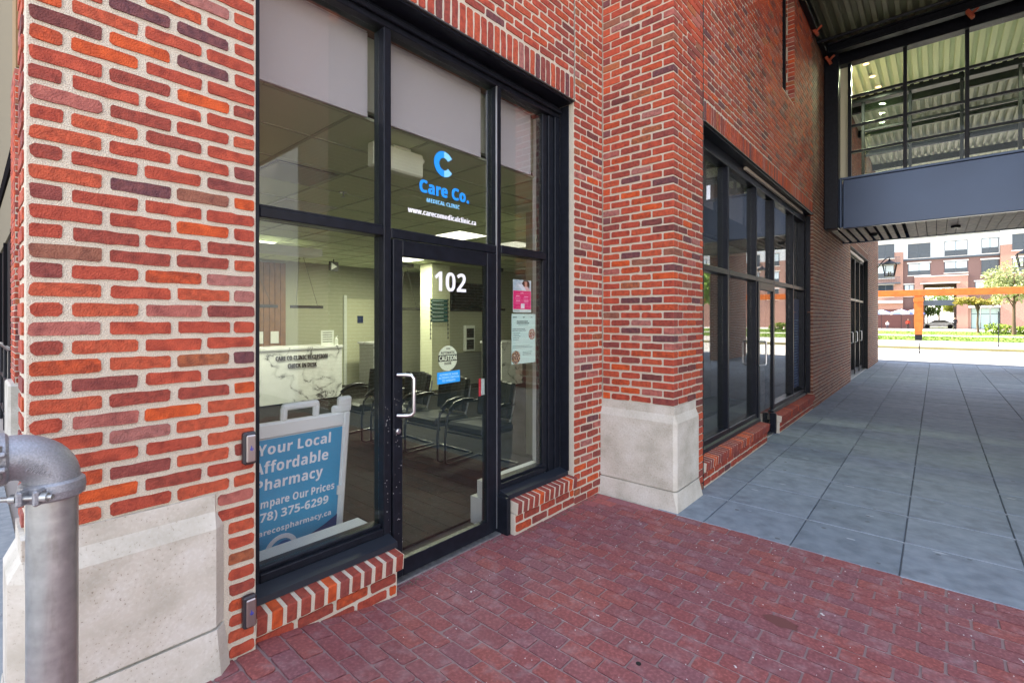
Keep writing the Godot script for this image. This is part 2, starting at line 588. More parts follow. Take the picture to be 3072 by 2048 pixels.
	# gum spots and scuffs trodden into the slabs
	for kind in 2:
		var gs := Mb.new()
		for i in [46, 60][kind]:
			var q := Vector3(rng.randf_range(-1.4, 2.4), 0.0012, -3.95 - pow(rng.randf(), 1.6) * 11.0)
			var rr := rng.randf_range(0.008, 0.02) if kind == 0 else rng.randf_range(0.01, 0.05)
			var pts := []
			for k in 9:
				pts.append(q + Vector3(cos(TAU * k / 9) * rr * rng.randf_range(0.7, 1.2), 0, sin(TAU * k / 9) * rr * rng.randf_range(0.6, 1.1) * (1.0 if kind == 0 else 0.35)))
			gs.face(pts, Vector3.UP)
		put(walk, ["gum_spot", "pale_scuff"][kind], gs.mesh(), [mat("gum", lin(0.10, 0.11, 0.12), 0.8), mat("scuff", lin(0.33, 0.36, 0.39), 0.85)][kind]).set_meta("kind", "stuff")

# ---------------------------------------------------------------- the masonry

func left_pier() -> void:
	var t := thing("brick_pier", "big near brick pier on the left with pale joints and limestone base", "brick pier", Vector3(-2.45, 0, -0.5))
	var base := t.position
	var T := Transform3D(FACE_X, Vector3(-2.305, 0, 0) - base)
	var list := []
	for k in 74:
		var y := 0.904 + k * COURSE
		course(list, T, 0.1275, 0.868, y, 0.108 if k % 2 else 0.213, 0.2125, 0.0155, 0.0555)
	for k in range(0, 13):
		var y := 0.904 - (k + 1) * COURSE
		course(list, T, (0.742 if k > 1 else 0.70), 0.868, y, 0.3, 0.2125, 0.0135, 0.0555)
	lay(t, list)
	# return face of the pier towards the street
	var T2 := Transform3D(Basis(), Vector3(0, 0, -0.1275) - base)
	var list2 := []
	for k in 74:
		course(list2, T2, -2.62, -2.398, 0.904 + k * COURSE, 0.108 if k % 2 == 0 else 0.213, 0.2125, 0.0155, 0.0555)
	lay(t, list2, "brick", 60)
	bx(t, "mortar", Vector3(-2.62, 0.3, -0.864) - base, Vector3(-2.3105, 5.9, -0.133) - base, mortar())
	bx(t, "mortar", Vector3(-2.62, -0.1, -0.864) - base, Vector3(-2.3105, 0.3, -0.70) - base, mortar())
	limestone(t, base, -2.58, -2.305, -0.1275, -0.692, 0.125, 0.188, 0.040, 0.040, 0.050)

# plinth: a top band flush with the brick, a sloped shoulder, a tall block with chamfered corners, a groove and a base block
func limestone(t: Node3D, base: Vector3, back: float, xb: float, z0: float, z1: float, y0: float, hb: float, out: float, ch: float, base_ch: float) -> void:
	var m := mat("limestone", lin(0.60, 0.575, 0.52), 0.85, 0.0, noise("limestain", 0.006, Color(0.84, 0.83, 0.80), grey(1.0), 1024, 5, FastNoiseLite.TYPE_SIMPLEX, [[0.55, Color(0.95, 0.94, 0.92)]]), 0.5, noise("limebump", 0.08, grey(0), grey(1), 512, 5), 0.12)
	second(m, noise("pores", 0.045, Color(0.60, 0.58, 0.55), grey(1.0), 1024, 3, FastNoiseLite.TYPE_SIMPLEX, [[0.10, Color(0.78, 0.76, 0.73)], [0.16, Color(0.96, 0.95, 0.94)], [0.45, Color(0.95, 0.945, 0.93)]]), 0.9)
	var yg := y0 + hb
	var parts := [["plinth_cap", [[0.872, 0.008, 0.003], [0.800, 0.008, 0.003], [0.735, out, ch], [yg + 0.012, out, ch]]], ["base_block", [[yg + 0.0105, out - 0.016, ch * 0.8], [yg, out - 0.016, ch * 0.8], [yg - 0.0005, out + 0.002, ch], [y0, out + 0.022, base_ch], [-0.06, out + 0.023, base_ch]]]]
	for s in parts:
		var rings := []
		for l in s[1]:
			var o: float = l[1]
			var k: float = l[2]
			rings.append([Vector3(back, l[0], z0 + o), Vector3(xb + o - k, l[0], z0 + o), Vector3(xb + o, l[0], z0 + o - k), Vector3(xb + o, l[0], z1 - o + k), Vector3(xb + o - k, l[0], z1 - o), Vector3(back, l[0], z1 - o)])
		var mb := Mb.new()
		for i in rings.size() - 1:
			for k in 5:
				var e: Vector3 = rings[i + 1][k + 1] - rings[i + 1][k]
				mb.face([rings[i][k], rings[i][k + 1], rings[i + 1][k + 1], rings[i + 1][k]], Vector3(-e.z, 0.02, e.x))
		mb.face(rings[0], Vector3.UP)
		put(t, s[0], mb.mesh(), m, Transform3D(Basis(), -base))

func soldiers(list: Array, T: Transform3D, u0: float, u1: float, yc: float) -> void:
	var n := int(round((u1 - u0) / 0.0677))
	var up := Basis(Vector3(0, 1, 0), Vector3(-1, 0, 0), Vector3(0, 0, 1))
	for i in n:
		list.append([T * Transform3D(Basis.from_euler(Vector3(jit(0.005), jit(0.006), jit(0.006))) * up, Vector3(u0 + (i + 0.5) * (u1 - u0) / n, yc, -0.046 + jit(0.0015))), 0.195, 0.0565, 0.092])

func entrance_wall() -> void:
	var t := thing("brick_wall", "brick wall over and right of the clinic door with upright soldier course", "brick wall", Vector3(-2.5, 0, -2.4))
	var base := t.position
	var T := Transform3D(FACE_X, Vector3(-2.355, 0, 0) - base)
	var list := []
	soldiers(list, T, 0.87, 3.485, 3.512 + 0.1)
	for k in 76:
		var y := 0.034 + k * COURSE
		var r := 0.1 if k % 2 else 0.2032
		if y < 3.5:
			course(list, T, 3.483, 3.955, y, r)
		elif y < 3.715:
			course(list, T, 3.497, 3.955, y, r - 0.02)
		else:
			course(list, T, 0.87, 3.489, y, r)
			course(list, T, 3.499, 3.955, y, r - 0.02)
	lay(t, list)
	bx(t, "mortar", Vector3(-2.62, 3.51, -3.487) - base, Vector3(-2.3605, 5.2, -0.862) - base, mortar())
	bx(t, "mortar", Vector3(-2.62, -0.05, -3.955) - base, Vector3(-2.3605, 5.2, -3.497) - base, mortar())
	bx(t, "mortar", Vector3(-2.62, -0.05, -3.497) - base, Vector3(-2.3625, 3.51, -3.4875) - base, mortar())
	bx(t, "expansion_joint", Vector3(-2.40, 3.51, -3.4965) - base, Vector3(-2.359, 5.2, -3.4875) - base, mat("joint_sealant", lin(0.02, 0.018, 0.017), 0.8))
	bx(t, "lintel_angle", Vector3(-2.50, 3.499, -3.49) - base, Vector3(-2.345, 3.509, -0.862) - base, mat("galvanised_lintel", lin(0.10, 0.10, 0.10), 0.5, 0.6), 0.002)

func right_pier() -> void:
	var t := thing("brick_pier", "square brick corner pier with grey limestone base, right of the entrance", "brick pier", Vector3(-2.0, 0, -4.28))
	var base := t.position
	var Tx := Transform3D(FACE_X, Vector3(-1.664, 0, 0) - base)
	var Tz := Transform3D(Basis(), Vector3(0, 0, -3.955) - base)
	var list := []
	for k in 56:
		var y := 0.904 + k * COURSE
		var corner_long := k % 2 == 0
		# face towards the entrance (+z): bricks counted from the inner corner
		if corner_long:
			course(list, Tz, -2.355, -1.862, y, 0.085)
			list.append([Tz * Transform3D(Basis.from_euler(Vector3(jit(0.005), jit(0.005), jit(0.005))), Vector3(-1.7602 + jit(0.0008), y, -0.046)), 0.1925, 0.0535, CORNER])
			course(list, Tx, 4.055, 4.64, y, 0.2032)
		else:
			course(list, Tz, -2.355, -1.762, y, 0.185)
			list.append([Tx * Transform3D(Basis.from_euler(Vector3(jit(0.005), jit(0.005), jit(0.005))), Vector3(3.955 + 0.0962, y, -0.046)), 0.1925, 0.0535, CORNER])
			course(list, Tx, 4.159, 4.64, y, 0.2032)
	for k in 13:
		course(list, Tx, 4.435 + (0.035 if k > 0 else 0.0), 4.64, 0.904 - (k + 1) * COURSE, 0.2)
	lay(t, list, "brick", 300)
	bx(t, "mortar", Vector3(-2.36, 0.1, -4.638) - base, Vector3(-1.6710, 5.0, -3.9620) - base, mortar())
	limestone(t, base, -2.36, -1.664, -3.955, -4.425, 0.0, 0.160, 0.034, 0.028, 0.006)

func passage_wall() -> void:
	var t := thing("brick_wall", "long dim brick wall of the covered passage with black-framed openings", "brick wall", Vector3(-1.8, 0, -13.5))
	var base := t.position
	var T := Transform3D(FACE_X, Vector3(-1.66, 0, 0) - base)
	var list := []
	soldiers(list, T, 4.655, 10.07, 3.612)
	soldiers(list, T, 15.1, 19.4, 3.612)
	var holes := [[4.652, 10.072, -1.0, 3.715], [15.10, 19.40, -1.0, 3.715], [7.76, 8.56, 4.96, 9.0]]
	for k in 106:
		var y := 0.034 + k * COURSE
		course(list, T, 4.652, 23.0, y, 0.1 if k % 2 else 0.2032, 0.2032, 0.0125, 0.0565, 0.092, holes)
	var far := list.filter(func(q): return base.z + q[0].origin.z < -10.0)   # past the second shopfront, browner tones paint in the dull glancing light
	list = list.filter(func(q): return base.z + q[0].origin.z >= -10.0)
	# the lit return of the tall slot window
	var Tz := Transform3D(Basis(), Vector3(0, 0, -8.56) - base)
	for k in 36:
		course(list, Tz, -1.84, -1.752, 4.98 + k * COURSE, 0.2)
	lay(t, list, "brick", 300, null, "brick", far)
	var lo_hi := [[4.655, 7.76, 3.512, 7.2], [7.76, 8.56, 3.512, 4.96], [8.56, 15.1, 3.512, 7.2], [10.075, 15.1, -0.05, 3.512], [15.1, 23.0, 3.512, 7.2], [19.4, 23.0, -0.05, 3.512]]
	for q in lo_hi:
		bx(t, "mortar", Vector3(-1.95, q[2], -q[1]) - base, Vector3(-1.6655, q[3], -q[0]) - base, mortar())
	bx(t, "slot_window", Vector3(-1.90, 4.96, -8.56) - base, Vector3(-1.80, 7.2, -7.76) - base, glass("slot_glass", lin(0.01, 0.01, 0.012), 0.9))
	bx(t, "slot_frame", Vector3(-1.80, 4.965, -7.84) - base, Vector3(-1.72, 7.2, -7.765) - base, metal(), 0.004)
	bx(t, "slot_frame", Vector3(-1.80, 4.965, -8.47) - base, Vector3(-1.76, 7.2, -8.40) - base, metal(), 0.004)
	bx(t, "expansion_joint", Vector3(-1.70, 0.0, -4.651) - base, Vector3(-1.663, 7.2, -4.640) - base, mat("joint_sealant", Color.BLACK))
	bx(t, "lintel_angle", Vector3(-1.80, 3.499, -10.07) - base, Vector3(-1.648, 3.509, -4.655) - base, mats["galvanised_lintel"], 0.002)
	bx(t, "lintel_angle", Vector3(-1.80, 3.499, -19.4) - base, Vector3(-1.648, 3.509, -15.1) - base, mats["galvanised_lintel"], 0.002)

func upper_building() -> void:
	var t := thing("brick_building", "upper storeys of the brick building above the clinic", "building", Vector3(-8, 0, -11.5))
	var base := t.position
	var m := mat("plain_brickwork", lin(0.22, 0.075, 0.05), 0.9, 0.0, noise("brickfar", 0.05, grey(0.7), grey(1.0)), 0.5)
	bx(t, "wall", Vector3(-14, 5.2, -23.0) - base, Vector3(-2.37, 12.5, -0.62) - base, m)
	bx(t, "wall", Vector3(-2.368, 7.2, -23.0) - base, Vector3(-1.67, 12.5, -3.97) - base, m)
	bx(t, "wall", Vector3(-2.366, 5.0, -4.64) - base, Vector3(-1.672, 7.2, -3.97) - base, m)
	bx(t, "wall", Vector3(-14, 3.4, -23.0) - base, Vector3(-1.96, 5.2, -10.6) - base, m)
	bx(t, "wall", Vector3(-2.3, 5.2, -23.0) - base, Vector3(-1.96, 7.2, -4.66) - base, m)
	bx(t, "wall", Vector3(-14, 3.4, -10.6) - base, Vector3(-2.625, 5.2, -0.62) - base, m)

func rowlocks(t: Node3D, base: Vector3, xface: float, z0: float, z1: float, ytop: float) -> void:
	var n := int(round((z0 - z1) / 0.0677))
	var w := (z0 - z1) / n
	for i in n:
		var zc := z0 - (i + 0.5) * w
		var b := Basis.from_euler(Vector3(jit(0.01), jit(0.012), -0.10 + jit(0.01)))
		put(t, "brick", boxm(Vector3(0.19, 0.094, 0.0515), 0.006), brick_mats()[rng.randi_range(59, 81)], Transform3D(b, Vector3(xface + 0.026 - 0.095 + jit(0.002), ytop - 0.042, zc) - base))
	put(t, "mortar", boxm(Vector3(0.184, 0.086, z0 - z1 - 0.012)), mortar(), Transform3D(Basis.from_euler(Vector3(0, 0, -0.10)), Vector3(xface + 0.0235 - 0.095, ytop - 0.0425, (z0 + z1) * 0.5) - base))

func sill(label: String, xf: float, z0: float, z1: float, zb1: float, turn_brick: bool) -> void:
	var t := thing("brick_sill", label, "brick sill", Vector3(xf - 0.1, 0, (z0 + z1) * 0.5), "brick sills under the shop windows")
	var base := t.position
	rowlocks(t, base, xf, z0, z1, 0.252)
	var T := Transform3D(FACE_X, Vector3(xf, 0, 0) - base)
	var list := []
	course(list, T, -z0, -zb1, 0.047, 0.2 if turn_brick else 0.12)
	course(list, T, -z0, -zb1, 0.115, 0.1 if turn_brick else 0.2)
	lay(t, list, "brick", 60, brick_mats().slice(35, 85))
	bx(t, "mortar", Vector3(xf - 0.14, -0.03, zb1) - base, Vector3(xf - 0.0055, 0.155, z0) - base, mortar())

func sills() -> void:
	sill("low brick window sill left of the clinic door", -2.355, -0.868, -1.695, -1.66, false)
	sill("low brick window sill right of the clinic door", -2.355, -2.705, -3.505, -3.49, true)
	sill("long brick sill under the second shopfront, beside the grey pier base", -1.66, -4.645, -6.97, -6.95, true)
	sill("farther brick sill at the end of the second shopfront", -1.66, -7.62, -10.10, -10.07, true)

# ---------------------------------------------------------------- shopfronts
func bar(t: Node3D, called: String, x0: float, x1: float, y0: float, y1: float, z0: float, z1: float, m: Material = null, bv := 0.004) -> MeshInstance3D:
	return bx(t, called, Vector3(minf(x0, x1), minf(y0, y1), minf(z0, z1)) - t.position, Vector3(maxf(x0, x1), maxf(y0, y1), maxf(z0, z1)) - t.position, m if m else metal(), bv)

func flashing(t: Node3D, x: float, z0: float, z1: float, dx: float) -> void:
	var mb := Mb.new()
	mb.xf = Transform3D(Basis(), -t.position)
	mb.prism(PackedVector2Array([Vector2(x, 0.312), Vector2(x + dx, 0.310 - dx * 0.24), Vector2(x + dx + 0.003, 0.268 - dx * 0.12), Vector2(x + dx - 0.003, 0.266 - dx * 0.12), Vector2(x + dx - 0.006, 0.294 - dx * 0.2), Vector2(x, 0.280)]), z1, z0)
	put(t, "sill_flashing", mb.mesh(), mat("matt_flashing", lin(0.012, 0.016, 0.024), 0.5, 0.2))

func pull_handle(parent: Node3D, base: Vector3, x: float, z: float, y0: float, y1: float, out: float, over: float) -> void:
	var mb := Mb.new()
	var p := []
	for q in [[0.0, 0.0, y1], [0.55, 0.5, y1], [0.85, 0.85, y1 - 0.004], [1.0, 1.0, y1 - 0.022], [1.0, 1.0, (y0 + y1) * 0.5], [1.0, 1.0, y0 + 0.022], [0.85, 0.85, y0 + 0.004], [0.55, 0.5, y0], [0.0, 0.0, y0]]:
		p.append(Vector3(x + out * q[0], q[2], z - over * q[1]) - base)
	mb.tube(p, 0.0125, 12)
	put(parent, "handle", mb.mesh(), mat("satin_steel", lin(0.62, 0.63, 0.65), 0.28, 1.0))

func entrance_storefront() -> void:
	var t := thing("shopfront", "near black-framed glass shopfront with the clinic door", "shopfront", Vector3(-2.55, 0, -2.17))
	var b := t.position
	var F := -2.50
	var K := -2.61
	bar(t, "head", K, F, 3.385, 3.498, -0.865, -3.478)
	bar(t, "soffit_plate", -2.498, -2.362, 3.484, 3.497, -0.865, -3.478)
	bar(t, "head_trim", -2.498, -2.47, 3.42, 3.45, -0.865, -3.478)
	bar(t, "jamb", K, F, 0.0, 3.383, -0.866, -0.955)
	bar(t, "jamb", K, F, 0.0, 3.383, -3.405, -3.478)
	bar(t, "jamb", K, F - 0.018, 0.30, 3.383, -3.335, -3.403)
	bar(t, "jamb", K, F - 0.034, 0.30, 3.383, -3.272, -3.333)
	bar(t, "jamb_panel", -2.50, -2.405, 0.29, 3.482, -3.473, -3.4815)
	bar(t, "mullion", K, F, 0.0, 3.383, -1.666, -1.718)
	bar(t, "mullion", K, F, 0.0, 3.383, -2.659, -2.709)
	for z in [[-0.957, -1.664], [-2.711, -3.27]]:
		bar(t, "transom", K, F, 2.12, 2.17, z[0], z[1])
		bar(t, "bottom_rail", K, F, 0.312, 0.352, z[0], z[1])
		bar(t, "bottom_rail", K, F - 0.03, 0.352, 0.372, z[0], z[1])
		bar(t, "glazing_bead", -2.545, F - 0.012, 2.17, 2.186, z[0], z[1])
		bar(t, "kick_panel", K, F - 0.01, 0.0, 0.31, z[0], z[1])
	bar(t, "transom", K, F, 2.112, 2.172, -1.72, -2.657)
	for q in [[-0.957, -1.664, 0.374, 2.118], [-0.957, -1.664, 2.172, 3.383], [-1.72, -2.657, 2.174, 3.383], [-2.711, -3.27, 0.374, 2.118], [-2.711, -3.27, 2.172, 3.383]]:
		bar(t, "glass_pane", -2.558, -2.552, q[2], q[3], q[0], q[1], pane(), 0.0)
	flashing(t, F, -0.90, -1.70, 0.088)
	flashing(t, F, -2.69, -3.472, 0.088)
	bar(t, "sill_end_cap", -2.50, -2.394, 0.0, 0.279, -2.66, -2.70)
	# the door leaf
	var d := bar(t, "door", -2.532, -2.487, 0.018, 2.106, -1.724, -1.793)
	var off := b + d.position
	var dm := metal()
	for q in [["stile", 0.018, 2.106, -2.545, -2.607], ["top_rail", 2.006, 2.106, -1.793, -2.545], ["bottom_rail", 0.018, 0.122, -1.793, -2.545]]:
		bx(d, q[0], Vector3(-2.532, q[1], q[4]) - off, Vector3(-2.487, q[2], q[3]) - off, dm, 0.004)
	bx(d, "glass_pane", Vector3(-2.512, 0.122, -2.545) - off, Vector3(-2.506, 2.006, -1.793) - off, pane())
	pull_handle(d, off, -2.487, -1.752, 1.022, 1.272, 0.078, 0.066)
	var lk := Mb.new()
	lk.lathe([[0.0, 0.012], [0.012, 0.012], [0.017, 0.009], [0.0185, 0.0]], 20)
	put(d, "lock_cylinder", lk.mesh(), mat("satin_steel", Color.WHITE), Transform3D(Basis(Vector3(0, 0, 1), Vector3(1, 0, 0), Vector3(0, 1, 0)), Vector3(-2.487, 0.925, -1.757) - off))
	bar(t, "door_jamb", K, F, 0.0, 2.11, -2.609, -2.657)
	bar(t, "lit_edge_strip", -2.51, -2.4965, 0.03, 3.38, -2.6565, -2.6605, mat("lit_edge_paint", lin(0.55, 0.56, 0.58), 0.35, 0.8), 0.0)  # bright strip painting in the light caught along the mullion edge
	var al := mat("mill_aluminium", lin(0.48, 0.48, 0.48), 0.42, 0.85, noise("metaldust", 0.03, grey(0.75), grey(1.0), 256, 4), 2.0)
	bar(t, "threshold", -2.60, -2.447, -0.02, 0.011, -1.71, -2.655, al, 0.004)
	bar(t, "threshold", -2.56, -2.50, 0.011, 0.017, -1.72, -2.65, al, 0.002)
	var dust := Mb.new()
	for i in 60:
		dust.ball(Vector3(-2.4862 if i % 2 else -2.4995, rng.randf_range(0.05, 1.2), -1.757 + jit(0.033) if i % 2 else -1.692 + jit(0.02)) - b, Vector3(0.0006, 0.0022, 0.0022) * rng.randf_range(0.4, 1.3), 6, 4)
	put(t, "dust_flecks", dust.mesh(), mats["pale_grit"]).set_meta("kind", "stuff")
	# roller blinds behind the glass
	var cloth := mat("grey_blind_cloth", lin(0.50, 0.475, 0.475), 0.9, 0.0, noise("weave", 0.25, grey(0.88), grey(1.0), 512, 2), 4.0)
	var rows := [[-0.90, -1.655, "widest grey roller blind, over the window left of the clinic door"], [-1.73, -2.65, "grey roller blind pulled down above the clinic door"], [-2.72, -3.265, "narrow grey roller blind over the window right of the clinic door"]]
	for r in rows:
		var o := thing("roller_blind", r[2], "roller blind", Vector3(-2.665, 2.875, (r[0] + r[1]) * 0.5), "grey roller blinds of the clinic")
		bx(o, "cloth", Vector3(-2.667, 2.895, r[1]) - o.position, Vector3(-2.664, 3.40, r[0]) - o.position, cloth)
		bx(o, "hem_bar", Vector3(-2.672, 2.872, r[1]) - o.position, Vector3(-2.660, 2.896, r[0]) - o.position, cloth, 0.003)
		bx(o, "roller", Vector3(-2.70, 3.40, r[1]) - o.position, Vector3(-2.64, 3.46, r[0]) - o.position, cloth, 0.01)

func second_storefront() -> void:
	var t := thing("shopfront", "second black-framed shopfront with five tall bays along the passage", "shopfront", Vector3(-1.85, 0, -7.3))
	var F := -1.78
	var K := -1.90
	var m := metal()
	var xs := [-4.66, -5.76, -6.90, -7.82, -9.10, -10.06]
	bar(t, "head", K, F, 3.36, 3.498, -4.66, -10.06)
	bar(t, "soffit_plate", F, -1.668, 3.484, 3.497, -4.66, -10.06)
	bar(t, "strip_fitting", -1.775, -1.735, 3.440, 3.480, -6.3, -9.6, mat("pale_strip", lin(0.42, 0.36, 0.28), 0.6), 0.006)
	for i in 6:
		var w := 0.026 if i > 0 and i < 5 else 0.05
		var z: float = xs[i] + (0.05 if i == 5 else 0.0) - (0.05 if i == 0 else 0.0)
		bar(t, "mullion" if i % 5 else "jamb", K, F, 0.0, 3.358, z + w, z - w)
	bar(t, "jamb_panel", F, -1.70, 0.28, 3.482, -10.062, -10.068)
	for i in 5:
		var z0: float = xs[i] - 0.028 - (0.072 if i == 0 else 0.0)
		var z1: float = xs[i + 1] + 0.028 + (0.072 if i == 4 else 0.0)
		bar(t, "transom", K, F, 2.12, 2.18, z0, z1)
		bar(t, "glass_pane", -1.842, -1.836, 2.18, 3.358, z0, z1, pane(), 0.0)
		if i != 2:
			bar(t, "bottom_rail", K, F, 0.30, 0.37, z0, z1)
			bar(t, "kick_panel", K, F - 0.01, 0.0, 0.30, z0, z1)
			bar(t, "glass_pane", -1.842, -1.836, 0.37, 2.12, z0, z1, pane(), 0.0)
	flashing(t, F, -4.68, -6.96, 0.03)
	flashing(t, F, -7.66, -10.06, 0.03)
	bar(t, "sill_end_cap", F, -1.70, 0.0, 0.279, -7.57, -7.612)
	var d := bar(t, "door", -1.812, -1.765, 0.015, 2.115, -6.935, -7.01)
	var off := t.position + d.position
	for q in [["stile", 0.015, 2.115, -7.71, -7.785], ["top_rail", 2.01, 2.115, -7.01, -7.71], ["bottom_rail", 0.015, 0.13, -7.01, -7.71]]:
		bx(d, q[0], Vector3(-1.812, q[1], q[4]) - off, Vector3(-1.765, q[2], q[3]) - off, m, 0.004)
	bx(d, "glass_pane", Vector3(-1.792, 0.13, -7.71) - off, Vector3(-1.786, 2.01, -7.01) - off, pane())
	pull_handle(d, off, -1.765, -6.97, 1.0, 1.32, 0.07, 0.06)
	bar(t, "threshold", -1.90, -1.72, -0.02, 0.009, -6.93, -7.80, mats["mill_aluminium"], 0.003)
	var cloth := mat("brown_blind_cloth", lin(0.14, 0.13, 0.125), 0.9)
	var which := ["nearest", "second", "third", "fourth", "farthest"]
	for i in 5:
		var o := thing("roller_blind", "dark roller blind in the %s bay of the passage shopfront" % which[i], "roller blind", Vector3(-1.94, 2.87, (xs[i] + xs[i + 1]) * 0.5), "dark roller blinds of the second shopfront")
		bx(o, "cloth", Vector3(-1.942, 2.895, xs[i + 1] + 0.04) - o.position, Vector3(-1.939, 3.40, xs[i] - 0.04) - o.position, cloth)
		bx(o, "hem_bar", Vector3(-1.947, 2.87, xs[i + 1] + 0.04) - o.position, Vector3(-1.934, 2.897, xs[i] - 0.04) - o.position, cloth, 0.003)
	# the dim room behind
	var r := structure("room")
	var w := mat("dim_wall", lin(0.16, 0.16, 0.15), 0.9)
	bx(r, "floor", Vector3(-3.5, -0.04, -10.2), Vector3(-1.91, 0.012, -4.66), mat("dim_floor", lin(0.10, 0.09, 0.085), 0.6))
	bx(r, "ceiling", Vector3(-3.5, 2.98, -10.2), Vector3(-1.95, 3.10, -4.66), w)
	bx(r, "wall", Vector3(-3.62, -0.04, -10.2), Vector3(-3.5, 3.40, -4.66), w)
	bx(r, "wall", Vector3(-3.62, -0.04, -4.658), Vector3(-2.0, 3.40, -4.645), w)
	bx(r, "wall", Vector3(-3.62, -0.04, -10.3), Vector3(-1.96, 3.40, -10.2), w)
	bx(r, "wall", Vector3(-2.05, 3.10, -10.2), Vector3(-1.97, 3.5, -4.66), w)
	# low tables seen faintly through the panes
	for q in [[-2.6, -5.4, "round cafe table behind the nearest bay of the second shopfront"], [-2.7, -6.5, "round cafe table behind the second bay of the passage shopfront"]]:
		var tb := thing("cafe_table", q[2], "table", Vector3(q[0], 0.012, q[1]), "tables in the dim room")
		var l := Mb.new()
		l.lathe([[0.0, 0.74], [0.33, 0.74], [0.335, 0.73], [0.33, 0.71], [0.0, 0.71]], 24)
		put(tb, "table_top", l.mesh(), mat("grey_top", lin(0.3, 0.3, 0.3), 0.4))
		var l2 := Mb.new()
		l2.lathe([[0.0, 0.71], [0.03, 0.71], [0.03, 0.04], [0.22, 0.02], [0.22, 0.0]], 20)
		put(tb, "pedestal", l2.mesh(), metal())

func third_storefront() -> void:
	var t := thing("shopfront", "farthest narrow shopfront with glass doors near the passage end", "shopfront", Vector3(-1.85, 0, -17.2))
	var F := -1.78
	var K := -1.90
	bar(t, "head", K, F, 3.36, 3.498, -15.1, -19.4)
	bar(t, "strip_fitting", -1.76, -1.70, 3.38, 3.46, -15.15, -18.6, mat("pale_strip", Color.WHITE), 0.008)
	var xs := [-15.15, -16.2, -17.2, -18.3, -19.35]
	for i in 5:
		bar(t, "mullion", K, F, 0.0, 3.358, xs[i] + 0.05, xs[i] - 0.05)
	bar(t, "jamb_panel", F, -1.668, 0.0, 3.49, -19.36, -19.398)
	for i in 4:
		bar(t, "transom", K, F, 2.14, 2.20, xs[i] - 0.052, xs[i + 1] + 0.052, mat("pale_transom", lin(0.35, 0.31, 0.25), 0.5))
		bar(t, "glass_pane", -1.842, -1.836, 2.20, 3.358, xs[i] - 0.05, xs[i + 1] + 0.05, pane(), 0.0)
		var d := bar(t, "door", K + 0.04, F - 0.02, 0.02, 0.14, xs[i] - 0.055, xs[i + 1] + 0.055)
		var off := t.position + d.position
		bx(d, "glass_pane", Vector3(-1.842, 0.14, xs[i + 1] + 0.055) - off, Vector3(-1.836, 2.13, xs[i] - 0.055) - off, pane())
		pull_handle(d, off, -1.80, xs[i] - 0.09, 0.95, 1.25, 0.06, 0.03)
	bar(t, "threshold", -1.90, -1.70, -0.02, 0.012, -15.1, -19.4, mats["mill_aluminium"], 0.003)
	for i in 3:
		var o := thing("roller_blind", "pale roller blind in the %s bay of the farthest shopfront" % ["first", "second", "third"][i], "roller blind", Vector3(-1.94, 2.6, (xs[i] + xs[i + 1]) * 0.5), "pale blinds of the far shopfront")
		bx(o, "cloth", Vector3(-1.942, 2.62, xs[i + 1] + 0.06) - o.position, Vector3(-1.939, 3.35, xs[i] - 0.06) - o.position, mat("pale_blind_cloth", lin(0.62, 0.6, 0.56), 0.9))
		bx(o, "hem_bar", Vector3(-1.948, 2.595, xs[i + 1] + 0.06) - o.position, Vector3(-1.933, 2.622, xs[i] - 0.06) - o.position, mats["pale_blind_cloth"], 0.003)
	var r := structure("room")
	var w := mats["dim_wall"] as StandardMaterial3D
	bx(r, "floor", Vector3(-4.5, -0.04, -19.5), Vector3(-1.91, 0.01, -15.0), mats["dim_floor"])
	bx(r, "wall", Vector3(-4.6, -0.04, -19.5), Vector3(-4.5, 3.4, -15.0), w)
	bx(r, "wall", Vector3(-4.6, -0.04, -15.0), Vector3(-1.96, 3.4, -14.9), w)
	bx(r, "wall", Vector3(-4.6, -0.04, -19.6), Vector3(-1.96, 3.4, -19.5), w)

